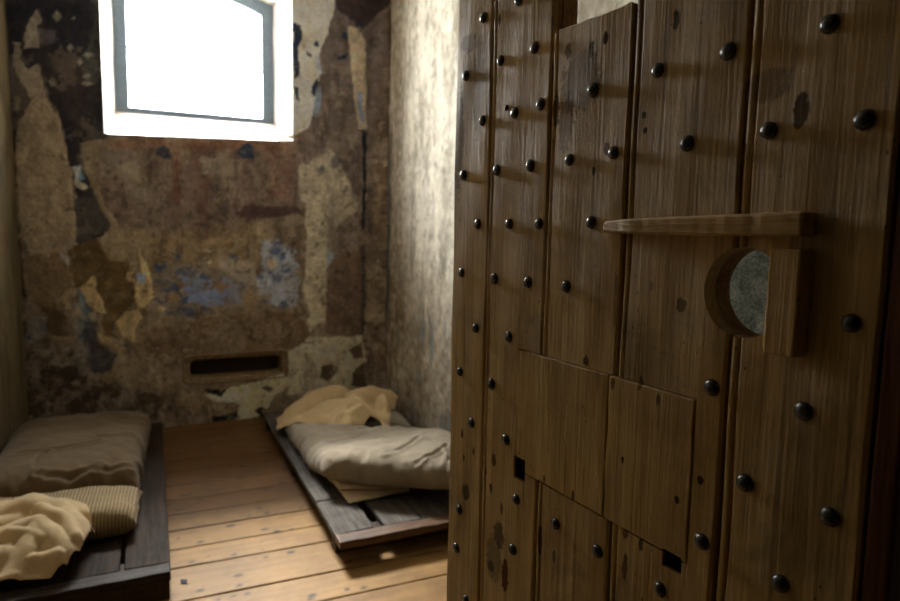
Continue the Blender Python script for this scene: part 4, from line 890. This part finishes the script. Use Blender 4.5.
def crumple(name, x0, x1, y0, y1, step, outline, folds, mat, wr=.003, seed=0, rough=.012, floor_=BED_Z, k=.010, slope=1.3, thick=.004, under=()):
    """a heap of thick cloth: rolled folds (crest points x, y, z, radius) over one another, cut to an outline"""
    xs = np.arange(x0, x1 + step, step); ys = np.arange(y0, y1 + step, step)
    X, Y = np.meshgrid(xs, ys, indexing='ij')
    def sdf(x, y): return poly_sd(x + .5 * rough * fbm(x * 9, y * 9, seed, 3), y + .5 * rough * fbm(x * 9, y * 9, seed + 5, 3), outline)
    sd = sdf(X, Y)
    def height(X, Y):
        wx = X + rough * fbm(X * 8, Y * 8, seed, 3); wy = Y + rough * fbm(X * 8, Y * 8, seed + 5, 3)
        H = np.full(X.shape, floor_ - .05)
        for pts in folds:
            d, u = seg_d(wx, wy, pts); n = len(pts) - 1
            zc = np.interp(u, np.linspace(0, 1, n + 1), [p[2] for p in pts]); r_ = np.interp(u, np.linspace(0, 1, n + 1), [p[3] for p in pts])
            q = np.clip(d / r_, 0, .94)
            prof = zc - r_ + r_ * np.sqrt(1 - q * q) - slope * np.maximum(d - .94 * r_, 0)
            h_ = np.clip(.5 + .5 * (prof - H) / k, 0, 1); H = H * (1 - h_) + prof * h_ + k * h_ * (1 - h_)
        H = H + wr * fbm(wx * 16, wy * 16, seed + 9, 4) + wr * 1.2 * (1 - 2 * np.abs(fbm(wx * 7, wy * 5, seed + 19, 3)))
        return H
    H = np.maximum(height(X, Y), floor_ + thick)
    keep = sd < step * .6
    kf = keep[:-1, :-1] & keep[1:, :-1] & keep[1:, 1:] & keep[:-1, 1:]
    F = grid_faces(*X.shape, kf)
    used = np.zeros(X.size, bool); used[F.ravel()] = True; ix = np.cumsum(used) - 1
    x, y, z = X.ravel()[used], Y.ravel()[used], H.ravel()[used]; F = ix[F]
    e = np.concatenate([np.sort(F[:, [a, b]], 1) for a, b in ((0, 1), (1, 2), (2, 3), (3, 0))]); ue, cnt = np.unique(e, axis=0, return_counts=True)
    bd = np.unique(ue[cnt == 1])
    for _ in range(3):                                                     # the cut edge follows the outline exactly
        h = 1e-4; s0 = sdf(x[bd], y[bd]); gx = (sdf(x[bd] + h, y[bd]) - s0) / h; gy = (sdf(x[bd], y[bd] + h) - s0) / h
        l2 = np.maximum(gx * gx + gy * gy, .25); x[bd] -= s0 * gx / l2 * .9; y[bd] -= s0 * gy / l2 * .9
    z = np.maximum(height(x, y), floor_ + thick); z[bd] = np.maximum(z[bd] - .008, floor_ + .003)
    if under: z = np.maximum(z, tops(under, x, y, floor_) + .008)
    o = obj(name, np.stack([x, y, z], 1), F, mat, smooth=True, uv=np.stack([x, y], 1))
    m = o.modifiers.new('thickness', 'SOLIDIFY'); m.thickness = .002; m.offset = -1
    s = o.modifiers.new('smooth', 'SUBSURF'); s.levels = 1; s.render_levels = 1
    return o

# left bed: brown sack mattress, striped pillow, cream blanket
o = cushion('mattress', [(-.735, 3.24), (-.085, 3.22), (-.035, 4.36), (-.735, 4.36)], BED_Z + .004, .19, M['sack'], 110, 140, 6, .3, .007, .022, 3, None, .42,
            creases=[([(-.62, 3.55), (-.45, 3.56), (-.28, 3.62)], .014, .012), ([(-.50, 3.30), (-.51, 3.42), (-.49, 3.52)], .012, .014), ([(-.5, 3.30), (-.38, 3.27), (-.25, 3.30)], .014, .012), ([(-.30, 3.72), (-.22, 3.68), (-.12, 3.72)], .010, .010), ([(-.27, 3.28), (-.2, 3.27), (-.12, 3.30)], .012, .012)])
tag(o, 'flat brown sack mattress behind the striped pillow', 'mattress')
o = pillow = cushion('pillow', [(-.725, 2.89), (-.088, 2.845), (-.072, 3.20), (-.735, 3.235)], BED_Z + .004, .128, M['ticking'], 120, 70, 6, .42, .005, .010, 21, None, .5, corner_pull=.02, uvs=1.0)
tag(o, 'finely striped buff pillow lying in front of the brown mattress', 'pillow')
o = crumple('blanket', -.745, -.2, 2.45, 3.12, .0055, [(-0.742, 2.576), (-0.487, 2.568), (-0.367, 2.573), (-0.314, 2.594), (-0.269, 2.666), (-0.247, 2.739), (-0.252, 2.805), (-0.235, 2.8), (-0.275, 2.93), (-0.36, 3.03), (-0.5, 3.1), (-0.62, 3.11), (-0.742, 3.1)],
    [[(-0.679, 2.968, 0.24, 0.06), (-0.585, 2.996, 0.27, 0.055), (-0.483, 3.005, 0.3, 0.055), (-0.374, 2.912, 0.29, 0.055), (-0.299, 2.774, 0.26, 0.05), (-0.266, 2.683, 0.21, 0.045), (-0.267, 2.665, 0.155, 0.035)], [(-0.648, 2.824, 0.25, 0.045), (-0.55, 2.8, 0.262, 0.045), (-0.487, 2.808, 0.275, 0.04), (-0.432, 2.806, 0.282, 0.034)], [(-0.432, 2.806, 0.282, 0.034), (-0.372, 2.71, 0.265, 0.036), (-0.32, 2.643, 0.235, 0.038), (-0.281, 2.621, 0.195, 0.036)], [(-0.429, 2.786, 0.278, 0.034), (-0.45, 2.673, 0.235, 0.045), (-0.489, 2.601, 0.18, 0.05), (-0.537, 2.538, 0.15, 0.05)], [(-0.367, 2.665, 0.238, 0.06), (-0.384, 2.632, 0.195, 0.065), (-0.412, 2.597, 0.15, 0.05)], [(-0.6, 2.731, 0.222, 0.07), (-0.51, 2.703, 0.225, 0.06)], [(-0.518, 2.592, 0.15, 0.04), (-0.425, 2.559, 0.15, 0.036), (-0.336, 2.581, 0.138, 0.03)], [(-0.311, 2.652, 0.155, 0.03), (-0.267, 2.659, 0.15, 0.028)], [(-0.433, 2.895, 0.298, 0.03), (-0.348, 2.803, 0.285, 0.03), (-0.299, 2.691, 0.252, 0.028)], [(-0.52, 2.774, 0.268, 0.022), (-0.446, 2.739, 0.262, 0.02), (-0.396, 2.697, 0.252, 0.02)], [(-0.343, 2.617, 0.225, 0.026), (-0.388, 2.623, 0.212, 0.024), (-0.439, 2.635, 0.205, 0.02)]],
    M['cream'], .0035, 33, .010, BED_Z, .0035, 2.6, .006, (pillow,))
tag(o, 'crumpled cream blanket heaped in front of the striped pillow', 'blanket')

# right bed: pale folded sheet, grey canvas mattress, cream cloth over a grey head cushion
def fold_sheet():
    V, F = [], []; nx, ny = 40, 14
    def layer(c, z0, z1, seed):
        S, T = np.meshgrid(np.linspace(0, 1, nx), np.linspace(0, 1, ny), indexing='ij'); C = np.array(c)
        X = (1 - S) * (1 - T) * C[0, 0] + S * (1 - T) * C[1, 0] + S * T * C[2, 0] + (1 - S) * T * C[3, 0]
        Y = (1 - S) * (1 - T) * C[0, 1] + S * (1 - T) * C[1, 1] + S * T * C[2, 1] + (1 - S) * T * C[3, 1]
        nb = fbm(X * 14, Y * 14, seed, 3)
        p = np.minimum(1, np.minimum(np.minimum(S, 1 - S) * 14, np.minimum(T, 1 - T) * 6)); p = np.sqrt(1 - (1 - p) ** 2)
        zm = (z0 + z1) / 2
        X = X + .008 * fbm(X * 9, Y * 9, seed + 3, 3); Y = Y + .010 * fbm(X * 8, Y * 8, seed + 5, 3)
        for sg in (1, -1):
            Z = zm + sg * (z1 - z0) / 2 * p + (.004 * nb if sg > 0 else 0); Z = np.maximum(Z, z0)
            b = len(V); V.extend(np.stack([X, Y, Z], -1).reshape(-1, 3)); F.extend(grid_faces(nx, ny) + b)
    layer([(.805, 2.815), (1.12, 2.835), (1.14, 3.1), (.80, 3.1)], BED_Z + .004, BED_Z + .022, 3)
    layer([(.790, 2.93), (1.10, 2.845), (1.14, 3.1), (.77, 3.12)], BED_Z + .022, BED_Z + .058, 9)
    return obj('folded_sheet', V, F, M['under'], smooth=True, uv=np.array(V)[:, :2])
o = sheet = fold_sheet(); tag(o, 'pale folded sheet peeping out under the front edge of the grey mattress', 'sheet')
def mat_tilt(X, Y): return .066 * sstep(3.35, 2.95, Y) + .03 * sstep(1.0, 1.45, X)
o = mattr = cushion('mattress', [(.725, 2.96), (1.33, 2.50), (1.545, 3.30), (.715, 3.93)], BED_Z + .004, .135, M['sheet'], 130, 130, 8, .34, .010, .014, 45, mat_tilt, .45,
            creases=[([(1.0, 2.86), (1.10, 2.90), (1.22, 2.98)], .012, .012), ([(1.1, 2.72), (1.2, 2.74), (1.32, 2.82)], .012, .012), ([(1.22, 2.62), (1.28, 2.70), (1.30, 2.80)], .014, .014), ([(.83, 3.3), (1.0, 3.36), (1.2, 3.5)], .016, .008), ([(1.18, 3.0), (1.3, 3.06), (1.42, 3.1)], .010, .010), ([(1.08, 3.30), (1.11, 3.27), (1.13, 3.22)], .008, .010)], under=(sheet,))
tag(o, 'slumped grey canvas mattress lying skewed across the bed by the bright wall', 'mattress')
o = headc = cushion('head_cushion', [(.80, 4.00), (1.46, 3.66), (1.50, 4.30), (.80, 4.34)], BED_Z + .004, .115, M['cushion'], 70, 60, 5, .35, .005, .012, 65, None, .5, under=(mattr,))
tag(o, 'grey cushion mostly hidden under the cream cloth at the head of the bed', 'cushion')
o = crumple('cloth', .60, 1.62, 3.45, 4.5, .008, [(0.682, 3.949), (0.785, 3.82), (0.907, 3.768), (1.011, 3.692), (1.07, 3.682), (1.136, 3.693), (1.218, 3.748), (1.274, 3.759), (1.278, 3.692), (1.314, 3.701), (1.37, 3.822), (1.5, 4.02), (1.5, 4.36), (1.2, 4.46), (0.9, 4.44), (0.72, 4.25), (0.68, 4.02)],
    [[(0.76, 3.939, 0.208, 0.09), (0.829, 4.095, 0.263, 0.12), (0.979, 4.177, 0.323, 0.14), (1.106, 4.192, 0.343, 0.14)], [(0.837, 3.921, 0.243, 0.1), (0.947, 3.933, 0.293, 0.13), (1.053, 3.989, 0.308, 0.12)], [(0.693, 3.943, 0.176, 0.04), (0.792, 3.855, 0.203, 0.05), (0.925, 3.841, 0.243, 0.055), (1.027, 3.843, 0.27, 0.045)], [(1.024, 3.785, 0.273, 0.035), (1.088, 3.858, 0.318, 0.035), (1.152, 3.965, 0.338, 0.035), (1.157, 3.869, 0.328, 0.032)], [(1.033, 3.818, 0.276, 0.03), (1.084, 3.772, 0.283, 0.032), (1.16, 3.813, 0.303, 0.03)], [(1.193, 4.012, 0.343, 0.11), (1.325, 4.08, 0.343, 0.12), (1.41, 4.037, 0.318, 0.1)], [(1.357, 3.963, 0.313, 0.035), (1.35, 3.863, 0.278, 0.03), (1.335, 3.82, 0.238, 0.026)]],
    M['cream2'], .006, 77, .02, BED_Z + .03, .010, .9, .004, (mattr, headc))
tag(o, 'cream cloth bunched over the cushion at the head of the right bed', 'cloth')

# a curl of blue paint on the boards beside the dark bed
bm = bmesh.new(); rows = []
for i in range(7):
    a = i / 6; rows.append([bm.verts.new((.066 + .022 * a + .003 * math.sin(j * 2 + i), 2.600 + .030 * j / 4 + .004 * math.sin(i), .0035 + .009 * (a - .5) ** 2 * 4 * (.4 + .2 * j / 4))) for j in range(5)])
for i in range(6):
    for j in range(4): bm.faces.new((rows[i][j], rows[i + 1][j], rows[i + 1][j + 1], rows[i][j + 1]))
r = bmesh.ops.solidify(bm, geom=bm.faces[:], thickness=.0015)
o = bm_obj('paint_flake', bm, M['chip'], smooth=True); tag(o, 'small blue flake of paint on the floor beside the dark bed', 'paint flake')

# ------------------------------------------------------------------ daylight
w = bpy.data.worlds.new('sky'); bpy.context.scene.world = w; w.use_nodes = True
bg = w.node_tree.nodes['Background']; bg.inputs[0].default_value = (1.0, .99, .96, 1); bg.inputs[1].default_value = 26
sun = bpy.data.lights.new('sun', 'SUN'); sun.energy = 5; sun.angle = math.radians(17); sun.color = (1, .95, .88)
so = bpy.data.objects.new('sun', sun); COL.objects.link(so)
so.rotation_euler = Vector((.10, -1, -1.0)).to_track_quat('-Z', 'Y').to_euler()
so.location = (0, 8, 6)
pt = bpy.data.lights.new('window_portal', 'AREA'); pt.shape = 'RECTANGLE'; pt.size = 1.10; pt.size_y = .98; pt.cycles.is_portal = True
po = bpy.data.objects.new('window_portal', pt); COL.objects.link(po); po.location = ((FRM['x0'] + FRM['x1']) / 2, FRM['y'] + .08, FRM['z0'] + .46); po.rotation_euler = (-PI / 2, 0, 0)

# ------------------------------------------------------------------ camera
cd = bpy.data.cameras.new('camera'); cam = bpy.data.objects.new('camera', cd); COL.objects.link(cam)
cd.sensor_width = 36; cd.lens = 641.355 / 900 * 36; cd.clip_start = .02
yaw, pitch, roll = math.radians(24.9192), math.radians(6.1321), math.radians(-1.07741)
f = Vector((math.sin(yaw) * math.cos(pitch), math.cos(yaw) * math.cos(pitch), -math.sin(pitch)))
r0 = Vector((math.cos(yaw), -math.sin(yaw), 0)); d0 = f.cross(r0)
if d0.z > 0: d0 = -d0
rx = r0 * math.cos(roll) + d0 * math.sin(roll); dn = -r0 * math.sin(roll) + d0 * math.cos(roll)
R = Matrix((rx, -dn, -f)).transposed()
cam.matrix_world = Matrix.Translation((0, 0, 1.4)) @ R.to_4x4()
cd.dof.use_dof = True; cd.dof.focus_distance = .98; cd.dof.aperture_fstop = 5.0
sc = bpy.context.scene; sc.camera = cam
sc.view_settings.view_transform = 'Standard'; sc.view_settings.look = 'None'; sc.view_settings.gamma = 1.0; sc.view_settings.use_curve_mapping = False
sc.view_settings.exposure = 2.0
sc.cycles.max_bounces = 10; sc.cycles.diffuse_bounces = 6; sc.cycles.transparent_max_bounces = 12
sc.cycles.sample_clamp_indirect = 12
sc.cycles.use_denoising = True
